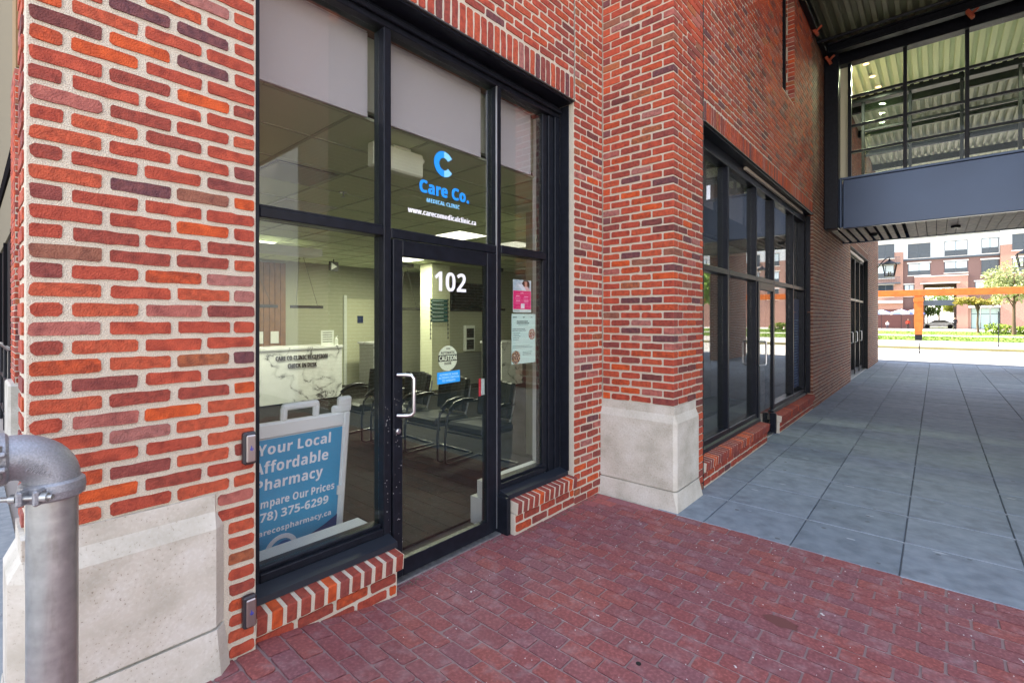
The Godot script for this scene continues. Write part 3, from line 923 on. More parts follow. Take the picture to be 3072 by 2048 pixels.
# ---------------------------------------------------------------- the footbridge and the deck over the passage
func bridge() -> void:
	var t := thing("footbridge", "glazed steel footbridge crossing above the passage with a blue-grey fascia", "footbridge", Vector3(0.7, 3.39, -12.6))
	var b := t.position
	var steel := mat("blue_grey_steel", lin(0.050, 0.080, 0.140), 0.30, 0.3, noise("steelcloud", 0.004, grey(0.93), grey(1.0)), 0.3)
	var black := metal()
	var zf := -11.39
	var zb := -13.78
	bx(t, "column", Vector3(-1.655, 3.37, zf - 0.02) - b, Vector3(-1.42, 6.9, zf + 0.25) - b, black, 0.01)
	bx(t, "column_edge", Vector3(-1.42, 3.395, zf + 0.05) - b, Vector3(-1.375, 4.37, zf + 0.11) - b, steel, 0.01)
	bx(t, "fascia", Vector3(-1.375, 3.39, zf - 0.12) - b, Vector3(3.1, 4.34, zf) - b, steel, 0.01)
	bx(t, "fascia", Vector3(-1.655, 3.39, zb) - b, Vector3(3.1, 4.34, zb + 0.12) - b, steel, 0.01)
	bx(t, "ledge", Vector3(-1.42, 4.34, zf - 0.16) - b, Vector3(3.1, 4.385, zf + 0.03) - b, steel, 0.005)
	bx(t, "floor_slab", Vector3(-1.66, 3.62, zb + 0.13) - b, Vector3(3.1, 4.30, zf - 0.13) - b, mat("bridge_floor", lin(0.3, 0.3, 0.3), 0.8))
	# soffit boards
	for tone in 3:
		mat("soffit_wood_%d" % tone, [lin(0.88, 0.79, 0.62), lin(0.84, 0.75, 0.57), lin(0.90, 0.82, 0.66)][tone], 0.6, 0.0, noise("woodgrain", 0.01, grey(0.82), grey(1.0)), 1.2)
	for i in 32:
		var x := -1.61 + i * 0.147
		bx(t, "soffit_board", Vector3(x, 3.405, zb + 0.125) - b, Vector3(x + (0.085 if i < 8 else 0.140), 3.44, zf - 0.125) - b, mats["soffit_wood_%d" % (rng.randi() % 3)], 0.004)
	bx(t, "soffit_void", Vector3(-1.65, 3.50, zb + 0.125) - b, Vector3(3.1, 3.515, zf - 0.125) - b, mat("void_black", lin(0.01, 0.01, 0.01), 0.9))
	# glazing on both sides
	glass("bridge_glass", lin(0.03, 0.045, 0.03), 0.06).metallic_specular = 0.22
	for z in [zf - 0.06, zb + 0.06]:
		for x in [-1.27, -0.43, 0.40, 1.24, 2.08, 2.92]:
			bx(t, "mullion", Vector3(x - 0.028, 4.386, z - 0.05) - b, Vector3(x + 0.028, 6.60, z + 0.05) - b, black, 0.004)
		for y in [4.87, 5.38, 5.95]:
			for i in 5:
				bx(t, "rail", Vector3(-1.242 + i * 0.835, y - 0.022, z - 0.035) - b, Vector3(-0.46 + i * 0.835, y + 0.022, z + 0.035) - b, black, 0.003)
		for i in 5:
			bx(t, "glass_pane", Vector3(-1.242 + i * 0.835, 4.386, z - 0.006) - b, Vector3(-0.46 + i * 0.835, 6.60, z + 0.006) - b, glass("bridge_glass", lin(0.03, 0.045, 0.03), 0.06))
		bx(t, "head_beam", Vector3(-1.655, 6.60, z - 0.12) - b, Vector3(3.1, 6.86, z + 0.12) - b, black, 0.01)
	bx(t, "end_panel", Vector3(-1.60, 4.386, zf - 0.20) - b, Vector3(-1.30, 6.6, zf - 0.15) - b, mat("cream_panel", lin(0.62, 0.58, 0.42), 0.8))
	# corrugated ceiling inside, lit by downlights
	var cream := mat("cream_deck", lin(0.66, 0.72, 0.50), 0.6)
	for i in 30:
		bx(t, "ceiling_rib", Vector3(-1.62 + i * 0.157, 6.70, zb + 0.19) - b, Vector3(-1.53 + i * 0.157, 6.76, zf - 0.19) - b, cream, 0.008)
	bx(t, "ceiling_sheet", Vector3(-1.65, 6.765, zb + 0.19) - b, Vector3(3.1, 6.80, zf - 0.19) - b, cream)
	for q in [[-1.05, -11.85, "nearest the front glazing"], [-1.0, -12.55, "middle one at its left end"], [-0.95, -13.2, "rearmost one at its left end"], [1.6, -12.5, "alone at the right end"]]:
		var o := thing("downlight", "round lit downlight in the bridge ceiling, " + q[2], "downlight", Vector3(q[0], 6.69, q[1]), "downlights inside the bridge")
		var l := Mb.new()
		l.lathe([[0.0, 0.0], [0.055, 0.0], [0.07, 0.006], [0.075, 0.02], [0.0, 0.02]], 20)
		put(o, "lamp_trim", l.mesh(), mat("white_trim", lin(0.7, 0.7, 0.68), 0.5))
		var l2 := Mb.new()
		l2.lathe([[0.0, -0.003], [0.05, -0.002], [0.05, 0.0]], 20)
		put(o, "lamp_lens", l2.mesh(), glow("lit_lens", Color(1.0, 0.80, 0.52), 1.0))
		lamp(o, "downlight_light", Vector3(q[0], 6.675, q[1]), Vector2(0.1, 0.1), Color(0.94, 1.0, 0.80), 1.1)
	# black sensor and diamond fitting in the soffit
	var s := Mb.new()
	s.lathe([[0.0, -0.07], [0.05, -0.06], [0.075, -0.03], [0.08, 0.0], [0.0, 0.0]], 18)
	lone("dome_camera", s.mesh(), black, "small black dome under the bridge soffit near the brick wall", "camera", Transform3D(Basis(), Vector3(-0.98, 3.404, -12.5)))
	lone("soffit_fitting", boxm(Vector3(0.11, 0.05, 0.11), 0.01), black, "black diamond-shaped fitting in the middle of the wooden bridge soffit", "ceiling fitting", Transform3D(Basis(Vector3.UP, PI / 4), Vector3(0.28, 3.382, -12.5)))
	# the ribbed steel deck above the passage
	var dk := thing("deck_roof", "dark ribbed steel roof deck high over the passage", "roof", Vector3(0.7, 6.86, -8.5))
	var db := dk.position
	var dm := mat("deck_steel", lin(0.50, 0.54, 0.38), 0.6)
	var dd := mat("deck_shaded", lin(0.13, 0.125, 0.085), 0.5, 0.2)  # darker copy of the deck steel, painting in the gloom before the bridge
	for i in 30:
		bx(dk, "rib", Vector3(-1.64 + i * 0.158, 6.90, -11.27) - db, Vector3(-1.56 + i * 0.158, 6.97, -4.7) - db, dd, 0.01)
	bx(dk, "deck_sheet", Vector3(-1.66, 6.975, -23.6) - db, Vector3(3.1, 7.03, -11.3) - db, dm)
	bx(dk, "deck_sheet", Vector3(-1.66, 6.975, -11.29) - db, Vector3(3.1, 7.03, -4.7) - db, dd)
	for i in 30:
		bx(dk, "rib", Vector3(-1.64 + i * 0.158, 6.90, -23.5) - db, Vector3(-1.56 + i * 0.158, 6.97, -13.95) - db, dm, 0.01)
	for z in [-14.6, -16.6, -18.6, -20.6, -22.8]:
		bx(dk, "cross_beam", Vector3(-1.65, 6.70, z - 0.05) - db, Vector3(3.1, 6.895, z + 0.05) - db, black, 0.01)
	var beam := Mb.new()
	for z in [-8.6, -11.0]:
		beam.box(Vector3(0.72, 6.72, z) - db, Vector3(4.74, 0.03, 0.16), 0.004)
		beam.box(Vector3(0.72, 6.88, z) - db, Vector3(4.74, 0.03, 0.16), 0.004)
		beam.box(Vector3(0.72, 6.80, z) - db, Vector3(4.74, 0.14, 0.02), 0.0)
	put(dk, "beam", beam.mesh(), black)
	bx(dk, "edge_beam", Vector3(-1.652, 6.70, -11.25) - db, Vector3(-1.56, 6.895, -4.7) - db, black, 0.01)
	var pp := Mb.new()
	pp.tube([Vector3(-1.62, 6.62, -10.2) - db, Vector3(3.0, 6.62, -10.2) - db], 0.025, 8)
	put(dk, "conduit", pp.mesh(), black)
	var rust := mat("red_primer", lin(0.38, 0.07, 0.03), 0.7)
	for q in [[Vector3(-1.56, 6.60, -11.0), "orange-red bracket where the bridge meets the brick wall"], [Vector3(-1.60, 6.68, -9.9), "orange-red clamp on the wall edge of the roof deck"], [Vector3(0.42, 6.64, -10.95), "orange-red clamp on the beam above the bridge glazing"], [Vector3(0.42, 6.60, -10.2), "orange-red clamp on the conduit under the roof deck"]]:
		var o := thing("bracket", q[1], "bracket", q[0], "orange-red steel brackets")
		put(o, "plate", boxm(Vector3(0.05, 0.16, 0.10), 0.008), rust, Transform3D(Basis.from_euler(Vector3(0, 0, 0.5)), Vector3.ZERO))
		put(o, "bolt", boxm(Vector3(0.13, 0.035, 0.035), 0.006), rust, Transform3D(Basis.from_euler(Vector3(0, 0, 0.7)), Vector3(0.05, 0.03, 0)))

func lamp(parent: Node3D, called: String, at: Vector3, size: Vector2, c: Color, e: float) -> void:
	var a := AreaLight3D.new()
	a.name = called
	parent.add_child(a, true)
	a.area_size = size
	a.area_normalize_energy = true
	a.light_color = c
	a.light_energy = e
	a.shadow_enabled = true
	a.set("area_range", 14.0)
	a.set("area_attenuation", 2.0)
	a.rotation = Vector3(-PI / 2, 0, 0)
	a.position = at - parent.position

# ---------------------------------------------------------------- across the passage, seen in the glass
func right_side() -> void:
	var pale := mat("pale_mortar", lin(0.7, 0.68, 0.64), 0.95)
	for q in [[3.1, -4.3, -15.2, 8.0, "brick wall across the passage, reflected in the shopfront glass"], [2.6, -19.3, -22.7, 0.4, "free-standing brick wall past the bridge, seen mirrored in the second shopfront"]]:
		var t := thing("brick_wall", q[4], "brick wall", Vector3(q[0], 0, q[1]))
		var b := t.position
		var list := []
		var T := Transform3D(Basis(Vector3(0, 0, 1), Vector3(0, 1, 0), Vector3(-1, 0, 0)), Vector3(q[0], 0, 0) - b)
		var T2 := Transform3D(Basis(), Vector3(0, 0, q[1]) - b)
		for k in 74:
			var y := 0.034 + k * COURSE
			course(list, T, q[2], q[1], y, 0.1 if k % 2 else 0.2032)
			course(list, T2, q[0], q[0] + minf(q[3], 1.2), y, 0.2032 if k % 2 else 0.1)
		lay(t, list, "brick", 0, brown_mats())
		bx(t, "mortar", Vector3(q[0] + 0.006, -0.1, q[2]) - b, Vector3(q[0] + q[3], 5.0, q[1] - 0.006) - b, pale)
		bx(t, "upper_wall", Vector3(q[0] + 0.02, 5.0, q[2]) - b, Vector3(q[0] + q[3] - 0.02, 11.0, q[1] - 0.02) - b, mats["plain_brickwork"])

# ---------------------------------------------------------------- the street face left of the near pier
func street_side() -> void:
	var far := thing("brick_building", "unseen tall building added far left to shade the near street", "building", Vector3(-32, 0, 5))  # added mass out of view that keeps sun off the near pavement
	bx(far, "wall", Vector3(-7, 0, -4.2), Vector3(7, 30, 4), mats["plain_brickwork"])
	var slab := mat("street_slab", lin(0.30, 0.31, 0.31), 0.85, 0.0, noise("slabstain", 0.011, grey(0.7), grey(1.0), 1024, 5), 0.8)
	var w := structure("street_pavement")
	for i in 9:
		for k in 5:
			bx(w, "slab", Vector3(-2.9 - i * 0.9, -0.03, -0.24 + k * 0.45), Vector3(-2.01 - i * 0.9, 0.012 + jit(0.001), 0.20 + k * 0.45), slab, 0.004)
	var t := thing("brick_pier", "thin far brick pier on the street face, behind the left edge of the near pier", "brick pier", Vector3(-8.0, 0, -0.7))
	var b := t.position
	var list := []
	var T := Transform3D(FACE_X, Vector3(-7.7, 0, 0) - b)
	var T2 := Transform3D(Basis(), Vector3(0, 0, -0.35) - b)
	for k in 52:
		course(list, T, 0.35, 1.1, 0.93 + k * COURSE, 0.1 if k % 2 else 0.2)
		course(list, T2, -8.4, -7.7, 0.93 + k * COURSE, 0.2 if k % 2 else 0.1)
	lay(t, list, "brick", 120)
	bx(t, "mortar", Vector3(-8.4, 0.8, -1.1) - b, Vector3(-7.706, 4.42, -0.356) - b, mortar())
	bx(t, "plinth_cap", Vector3(-8.45, -0.05, -1.15) - b, Vector3(-7.65, 0.89, -0.30) - b, mats["limestone"], 0.02)
	bx(t, "timber_head", Vector3(-8.3, 4.43, -1.1) - b, Vector3(-7.7, 8.0, -0.36) - b, mat("wood_edge", lin(0.22, 0.14, 0.06), 0.9))
	var s := thing("shopfront", "recessed street shopfront just behind the near pier at the left picture edge", "shopfront", Vector3(-5, 0, -0.9))
	var sb := s.position
	var beige := mat("beige_panel", lin(0.20, 0.18, 0.135), 0.9)
	beige.metallic_specular = 0.0
	var post := mat("matt_bronze", lin(0.012, 0.011, 0.012), 0.9)
	post.metallic_specular = 0.0
	bx(s, "panel", Vector3(-7.6, 2.2, -0.89) - sb, Vector3(-2.63, 5.1, -0.80) - sb, beige)
	bx(s, "bronze_post", Vector3(-2.72, 0.0, -0.40) - sb, Vector3(-2.625, 6.5, -0.142) - sb, post, 0.005)
	bx(s, "kick_wall", Vector3(-7.6, -0.05, -0.89) - sb, Vector3(-2.73, 0.45, -0.78) - sb, mats["limestone"])
	bx(s, "glass_pane", Vector3(-7.6, 0.46, -0.87) - sb, Vector3(-2.73, 2.19, -0.85) - sb, mat("street_glass", lin(0.02, 0.026, 0.028), 0.35))
	mats["street_glass"].metallic_specular = 0.15
	var beyond := thing("shopfront", "pale street shopfront beyond the thin far pier at the left edge", "shopfront", Vector3(-14, 0, -0.55))
	var bb := beyond.position
	bx(beyond, "panel", Vector3(-24, 4.37, -0.62) - bb, Vector3(-8.46, 9.5, -0.48) - bb, beige)
	bx(beyond, "canopy_band", Vector3(-24, 4.08, -0.62) - bb, Vector3(-8.46, 4.365, -0.46) - bb, post)
	bx(beyond, "panel", Vector3(-24, 3.1, -0.62) - bb, Vector3(-8.46, 4.075, -0.49) - bb, beige)
	bx(beyond, "glass_pane", Vector3(-24, 1.1, -0.62) - bb, Vector3(-8.46, 3.095, -0.52) - bb, mats["street_glass"])
	bx(beyond, "kick_wall", Vector3(-24, -0.05, -0.62) - bb, Vector3(-8.46, 1.095, -0.5) - bb, mats["limestone"])
	for i in 6:
		bx(beyond, "bronze_post", Vector3(-9.3 - i * 2.2, 1.1, -0.52) - bb, Vector3(-9.2 - i * 2.2, 3.1, -0.47) - bb, post, 0.004)
	# railing beside the ramp
	var r := thing("railing", "black metal railing on the street pavement at the far left edge", "railing", Vector3(-10.2, 0, -0.37))
	for i in 3:
		var mb := Mb.new()
		mb.tube([Vector3(-1.2 + i * 1.2, 0, 0), Vector3(-1.2 + i * 1.2, 1.2, 0)], 0.022, 8)
		put(r, "post", mb.mesh(), metal())
	for y in [0.25, 0.75, 1.2]:
		var mb := Mb.new()
		mb.tube([Vector3(-1.4, y, 0), Vector3(1.3, y, 0)], 0.02, 8)
		put(r, "rail", mb.mesh(), metal())
	# the rowlock sill just behind the limestone base
	var q := thing("brick_sill", "brick sill behind the near limestone base, street side", "brick sill", Vector3(-2.8, 0, -0.3))
	for i in 14:
		put(q, "brick", boxm(Vector3(0.0535, 0.094, 0.20), 0.006), brick_mats()[rng.randi() % 80], Transform3D(Basis(), Vector3(-2.66 - i * 0.0677, 0.42, -0.34) - q.position))
	bx(q, "mortar", Vector3(-3.6, -0.03, -0.44) - q.position, Vector3(-2.63, 0.375, -0.26) - q.position, mortar())

# ---------------------------------------------------------------- the sunlit plaza and what stands round it
func plaza() -> void:
	var p := structure("plaza")
	var pale := mat("plaza_concrete", lin(0.50, 0.485, 0.45), 0.85, 0.0, noise("plazanoise", 0.01, grey(0.86), grey(1.0)), 0.3)
	bx(p, "paving", Vector3(-80, -0.4, -34.0), Vector3(80, -0.008, -24.004), pale)
	bx(p, "kerb", Vector3(-80, -0.4, -34.5), Vector3(80, 0.13, -34.004), mat("kerb_stone", lin(0.22, 0.20, 0.10), 0.9), 0.02)
	bx(p, "upper_paving", Vector3(-80, -0.4, -44.0), Vector3(80, 0.12, -34.504), pale)
	bx(p, "path_edge", Vector3(-80, -0.4, -56.5), Vector3(80, 0.20, -54.0), mat("path_edge", lin(0.42, 0.41, 0.38), 0.9))
	bx(p, "far_path", Vector3(-80, -0.4, -108.0), Vector3(80, 0.10, -78.004), pale)
	bx(p, "far_ground", Vector3(-200, -0.5, -300.0), Vector3(200, 0.06, -108.004), mat("far_earth", lin(0.25, 0.27, 0.14), 0.95))
	var gm := mat("lawn_grass", lin(0.16, 0.24, 0.025), 0.95, 0.0, noise("lawnnoise", 0.05, Color(0.72, 0.78, 0.6), grey(1.0)), 0.5)
	for q in [[-54.0, -44.004], [-78.0, -56.504]]:
		var mb := Mb.new()
		mb.box(Vector3(0, -0.12, (q[0] + q[1]) * 0.5), Vector3(160, 0.56, q[1] - q[0]))
		for i in 2600:
			var z := rng.randf_range(q[0] + 0.1, q[1] - 0.1)
			var x := rng.randf_range(-16, 22)
			var hh := rng.randf_range(0.02, 0.07)
			mb.face([Vector3(x - 0.06, 0.159, z), Vector3(x + 0.06, 0.159, z), Vector3(x + jit(0.03), 0.16 + hh, z + jit(0.02))], Vector3(0, 0.4, 1))
		var o := lone("lawn", mb.mesh(), gm, "sunlit strip of lawn", "lawn")
		o.set_meta("label", "nearer bright strip of lawn behind the orange post" if q[1] > -50 else "farther bright strip of lawn in front of the apartment building")
		o.set_meta("kind", "stuff")
	# orange pergola
	var orange := mat("orange_timber", lin(0.56, 0.13, 0.012), 0.6, 0.0, noise("woodgrain", 0.01, grey(0.82), grey(1.0)), 0.4)
	for k in 3:
		var x: float = [-0.93, 14.5, -16.4][k]
		var t := thing("pergola_post", ["orange timber post on a black foot in the plaza", "orange timber post far to the right in the plaza", "orange timber post hidden left beyond the passage wall"][k], "post", Vector3(x, 0.12, -44.2), "orange pergola posts")
		bx(t, "foot", Vector3(-0.2, 0.0, -0.2), Vector3(0.2, 0.42, 0.2), metal(), 0.02)
		var mb := Mb.new()
		mb.prism(PackedVector2Array([Vector2(-0.20, 0.42), Vector2(0.20, 0.42), Vector2(0.25, 1.2), Vector2(0.25, 2.5), Vector2(0.22, 3.1), Vector2(-0.22, 3.1), Vector2(-0.25, 2.5), Vector2(-0.25, 1.2)]), -0.2, 0.2)
		put(t, "shaft", mb.mesh(), orange)
		bx(t, "cap", Vector3(-0.27, 2.70, -0.26), Vector3(0.27, 2.95, 0.26), orange, 0.02)
	lone("pergola_beam", boxm(Vector3(48.0, 0.44, 0.34), 0.02), orange, "long orange timber beam spanning the plaza", "beam", Transform3D(Basis(), Vector3(4.0, 3.45, -44.2)))
	apartments()
	# trees: seen through the arch, beside the building and in the glass
	tree(Vector3(5.4, 0.1, -64), 7.0, 2.3, 3, "pale yellow-green tree at the right edge before the apartments")
	tree(Vector3(3.3, 0.1, -70), 5.2, 1.2, 2, "young leaning tree with flat yellowish crown before the shop windows")
	tree(Vector3(-1.2, 0.1, -117), 5.0, 2.2, 1, "bright green tree seen through the left of the archway")
	tree(Vector3(2.6, 0.1, -120), 5.4, 2.4, 0, "yellow-green tree seen through the right of the archway")
	tree(Vector3(0.4, 0.1, -126), 8.0, 4.5, 1, "tall green tree farthest behind the archway")
	tree(Vector3(8.6, 0.05, -33.0), 5.5, 2.0, 1, "leafy tree right of the passage, mirrored in the first shop pane")
	tree(Vector3(12.0, 0.1, -41.5), 7.0, 2.6, 0, "yellow-green tree far right, mirrored in the shop glass")
	tree(Vector3(15.5, 0.1, -47.5), 8.0, 3.0, 1, "largest leafy tree right of the plaza, mirrored in the glass")
	var hm := mat("hedge_leaf", lin(0.17, 0.24, 0.03), 0.9)
	var hb := Mb.new()
	for i in 1800:
		var u := rng.randf_range(0, 8.5)
		var c := Vector3(3.6 + u, 0.1 + rng.randf_range(0, 0.95 + 0.15 * sin(u * 2.0)), -66.5 + jit(0.6))
		leaf(hb, c, 0.13)
	lone("hedge", hb.mesh(), hm, "low clipped yellow-green hedge at the right before the apartments", "hedge").set_meta("kind", "stuff")
	for q in [[-6.3, -93.0, "blue and white patio umbrella, leftmost beside the passage corner"], [-3.9, -92.0, "blue and white patio umbrella just left of the orange post"], [-2.6, -95.0, "blue and white patio umbrella half behind the orange post"]]:
		umbrella(Vector3(q[0], 0.1, q[1]), q[2])
	person(Vector3(2.0, 0.1, -93.5), 1.75, Color(0.06, 0.07, 0.10), Color(0.05, 0.05, 0.07), "person in dark clothes standing in the archway")
	person(Vector3(-5.5, 0.1, -91.5), 1.25, Color(0.75, 0.76, 0.78), Color(0.2, 0.2, 0.25), "person in white under the patio umbrellas")
	person(Vector3(-3.1, 0.1, -91.0), 1.55, Color(0.6, 0.18, 0.10), Color(0.15, 0.12, 0.12), "person in red standing beside the patio umbrellas")
	car(Vector3(0.3, 0.1, -106.0))
	# slim posts on the paving
	for q in [[2.55, -37.2, "slim black pole on the plaza right of the orange post"], [-0.6, -29.8, "thin short pole in front of the orange post"]]:
		var l := Mb.new()
		l.lathe([[0.05, 0.0], [0.03, 0.06], [0.022, 0.1], [0.022, 1.9 if q[0] > 0 else 0.5], [0.0, 1.92 if q[0] > 0 else 0.52]], 10)
		lone("pole", l.mesh(), metal(), q[2], "pole", Transform3D(Basis(), Vector3(q[0], 0.0 if q[1] > -34 else 0.12, q[1])))
	lantern(Vector3(-1.30, 3.22, -22.7), Vector3(-1.66, 3.55, -22.7), "black lantern on a bracket at the far end of the passage wall")
	lantern(Vector3(2.28, 3.42, -24.0), Vector3(3.4, 3.75, -24.0), "black lantern cut by the right picture edge")

func leaf(mb: Mb, c: Vector3, s: float) -> void:
	var a := Vector3(jit(1), jit(1), jit(1)).normalized() * s
	var b := a.cross(Vector3(jit(1), jit(1), jit(1))).normalized() * s * 0.6
	mb.face([c - a, c + b, c + a, c - b], Vector3(0.1, 1, 0.2))

func tree(at: Vector3, h: float, r: float, tone: int, label: String) -> void:
	var t := thing("tree", label, "tree", at)
	var bark := mat("bark", lin(0.17, 0.115, 0.075), 0.95, 0.0, noise("barknoise", 0.05, grey(0.6), grey(1.0)), 1.0)
	var tr := Mb.new()
	var bend := Vector3(jit(0.25), 0, jit(0.2))
	tr.tube([Vector3.ZERO, Vector3(0, h * 0.2, 0) + bend * 0.6, Vector3(0, h * 0.42, 0) + bend * 0.2, Vector3(0, h * 0.8, 0) + bend], [0.035 * h * 0.7, 0.026 * h * 0.7, 0.02 * h * 0.7, 0.02], 9)
	var tips := []
	for i in 7:
		var a := TAU * i / 7.0 + jit(0.3)
		var tip := Vector3(cos(a) * r * 0.7, h * rng.randf_range(0.55, 0.9), sin(a) * r * 0.7)
		tr.tube([Vector3(0, h * rng.randf_range(0.34, 0.5), 0) + bend * 0.3, tip * 0.55 + Vector3(0, h * 0.24, 0), tip], [0.045, 0.03, 0.012], 6)
		tips.append(tip)
	put(t, "trunk", tr.mesh(), bark)
	var cm: StandardMaterial3D = mat("leaf_%d" % tone, [lin(0.19, 0.22, 0.02), lin(0.11, 0.20, 0.03), lin(0.26, 0.21, 0.04), lin(0.30, 0.33, 0.15)][tone], 0.8)
	cm.backlight_enabled = true
	cm.backlight = cm.albedo_color * 0.6
	var cr := Mb.new()
	for k in 26:
		var cc: Vector3
		if tone == 2:
			cc = Vector3(jit(r * 1.3), h * 0.66 + jit(0.25), jit(r))
		else:
			cc = Vector3(jit(1), jit(1), jit(1)).normalized() * pow(rng.randf(), 0.5) * Vector3(r, h * 0.30, r) * 0.85 + Vector3(0, h * 0.66, 0)
		var cs := r * rng.randf_range(0.22, 0.42)
		for i in 130:
			var d := Vector3(jit(1), jit(1) * (0.35 if tone == 2 else 0.8), jit(1)).normalized() * cs * pow(rng.randf(), 0.35)
			leaf(cr, cc + d, rng.randf_range(0.05, 0.12) * (1.0 + h * 0.05))
	put(t, "crown", cr.mesh(), cm)

func umbrella(at: Vector3, label: String) -> void:
	var t := thing("patio_umbrella", label, "umbrella", at, "patio umbrellas by the apartments")
	var p := Mb.new()
	p.tube([Vector3.ZERO, Vector3(0, 2.9, 0)], 0.03, 8)
	put(t, "pole", p.mesh(), metal())
	for i in 8:
		var a := TAU * i / 8
		var b := TAU * (i + 1) / 8
		var mb := Mb.new()
		var top := Vector3(0, 3.0, 0)
		var pa := Vector3(cos(a) * 1.35, 2.45, sin(a) * 1.35)
		var pb := Vector3(cos(b) * 1.35, 2.45, sin(b) * 1.35)
		mb.face([top, pa, pb], Vector3(cos(a + 0.39), 1.5, sin(a + 0.39)))
		mb.face([pa, pb, pb - Vector3(0, 0.22, 0), pa - Vector3(0, 0.22, 0)], Vector3(cos(a + 0.39), 0, sin(a + 0.39)))
		put(t, "canopy_panel", mb.mesh(), mat("umbrella_white", lin(0.62, 0.64, 0.70), 0.9) if i % 2 else mat("umbrella_blue", lin(0.10, 0.14, 0.34), 0.9))

func person(at: Vector3, h: float, top: Color, legs: Color, label: String) -> void:
	var t := thing("person", label, "person", at)
	var k := h / 1.75
	var body := Mb.new()
	body.tube([Vector3(0, 0.95, 0) * k, Vector3(0, 1.12, 0) * k, Vector3(0, 1.32, 0) * k, Vector3(0, 1.44, 0) * k, Vector3(0, 1.50, 0) * k], [0.15 * k, 0.14 * k, 0.19 * k, 0.15 * k, 0.06 * k], 12)
	for s in [-1.0, 1.0]:
		body.tube([Vector3(0.19 * s, 1.42, 0) * k, Vector3(0.24 * s, 1.15, 0.02) * k, Vector3(0.22 * s, 0.90, 0.10) * k], [0.06 * k, 0.05 * k, 0.035 * k], 8)
	put(t, "shirt", body.mesh(), mat("shirt_%s" % label, Color(top.r, top.g, top.b), 0.9))
	var lg := Mb.new()
	for s in [-1.0, 1.0]:
		lg.tube([Vector3(0.08 * s, 0.98, 0) * k, Vector3(0.10 * s, 0.5, 0.03) * k, Vector3(0.10 * s, 0.05, -0.02) * k], [0.10 * k, 0.07 * k, 0.05 * k], 8)
		lg.ball(Vector3(0.10 * s, 0.04, 0.05) * k, Vector3(0.05, 0.045, 0.13) * k, 8, 5)
	put(t, "trousers", lg.mesh(), mat("trousers_%s" % label, legs, 0.9))
	var hd := Mb.new()
	hd.tube([Vector3(0, 1.46, 0) * k, Vector3(0, 1.56, 0.01) * k], 0.055 * k, 8)
	hd.ball(Vector3(0, 1.645, 0.01) * k, Vector3(0.078, 0.115, 0.095) * k, 12, 8)
	hd.ball(Vector3(0, 1.63, 0.105) * k, Vector3(0.014, 0.022, 0.018) * k, 6, 4)
	put(t, "head", hd.mesh(), mat("skin", lin(0.42, 0.24, 0.16), 0.6))
	var hr := Mb.new()
	hr.ball(Vector3(0, 1.675, -0.012) * k, Vector3(0.086, 0.10, 0.095) * k, 12, 8)
	put(t, "hair", hr.mesh(), mat("hair", lin(0.03, 0.02, 0.015), 0.6))

func car(at: Vector3) -> void:
	var t := thing("parked_car", "silver car parked behind the archway of the apartments", "car", at)
	var paint := mat("silver_paint", lin(0.45, 0.46, 0.47), 0.25, 0.6)
	var mb := Mb.new()
	mb.prism(PackedVector2Array([Vector2(-2.2, 0.28), Vector2(-2.25, 0.6), Vector2(-2.05, 0.82), Vector2(-1.2, 0.92), Vector2(-0.55, 1.38), Vector2(0.75, 1.42), Vector2(1.55, 0.98), Vector2(2.15, 0.92), Vector2(2.25, 0.55), Vector2(2.2, 0.28)]), -0.85, 0.85)
	put(t, "body", mb.mesh(), paint)
	var g := Mb.new()
	g.prism(PackedVector2Array([Vector2(-1.0, 0.93), Vector2(-0.5, 1.31), Vector2(0.70, 1.35), Vector2(1.30, 0.98)]), -0.857, 0.857)
	put(t, "window", g.mesh(), mat("car_glass", lin(0.02, 0.025, 0.03), 0.08))
	for x in [-1.4, 1.4]:
		for z in [-0.78, 0.78]:
			var w := Mb.new()
			w.lathe([[0.0, -0.1], [0.2, -0.1], [0.33, -0.07], [0.33, 0.07], [0.2, 0.1], [0.0, 0.1]], 18)
			put(t, "wheel", w.mesh(), mat("rubber", lin(0.02, 0.02, 0.02), 0.9), Transform3D(Basis(Vector3.RIGHT, PI / 2), Vector3(x, 0.33, z)))
	for z in [-0.6, 0.6]:
		bx(t, "headlight", Vector3(-2.27, 0.62, z - 0.15), Vector3(-2.15, 0.76, z + 0.15), mat("lamp_glass", lin(0.7, 0.7, 0.7), 0.1), 0.02)

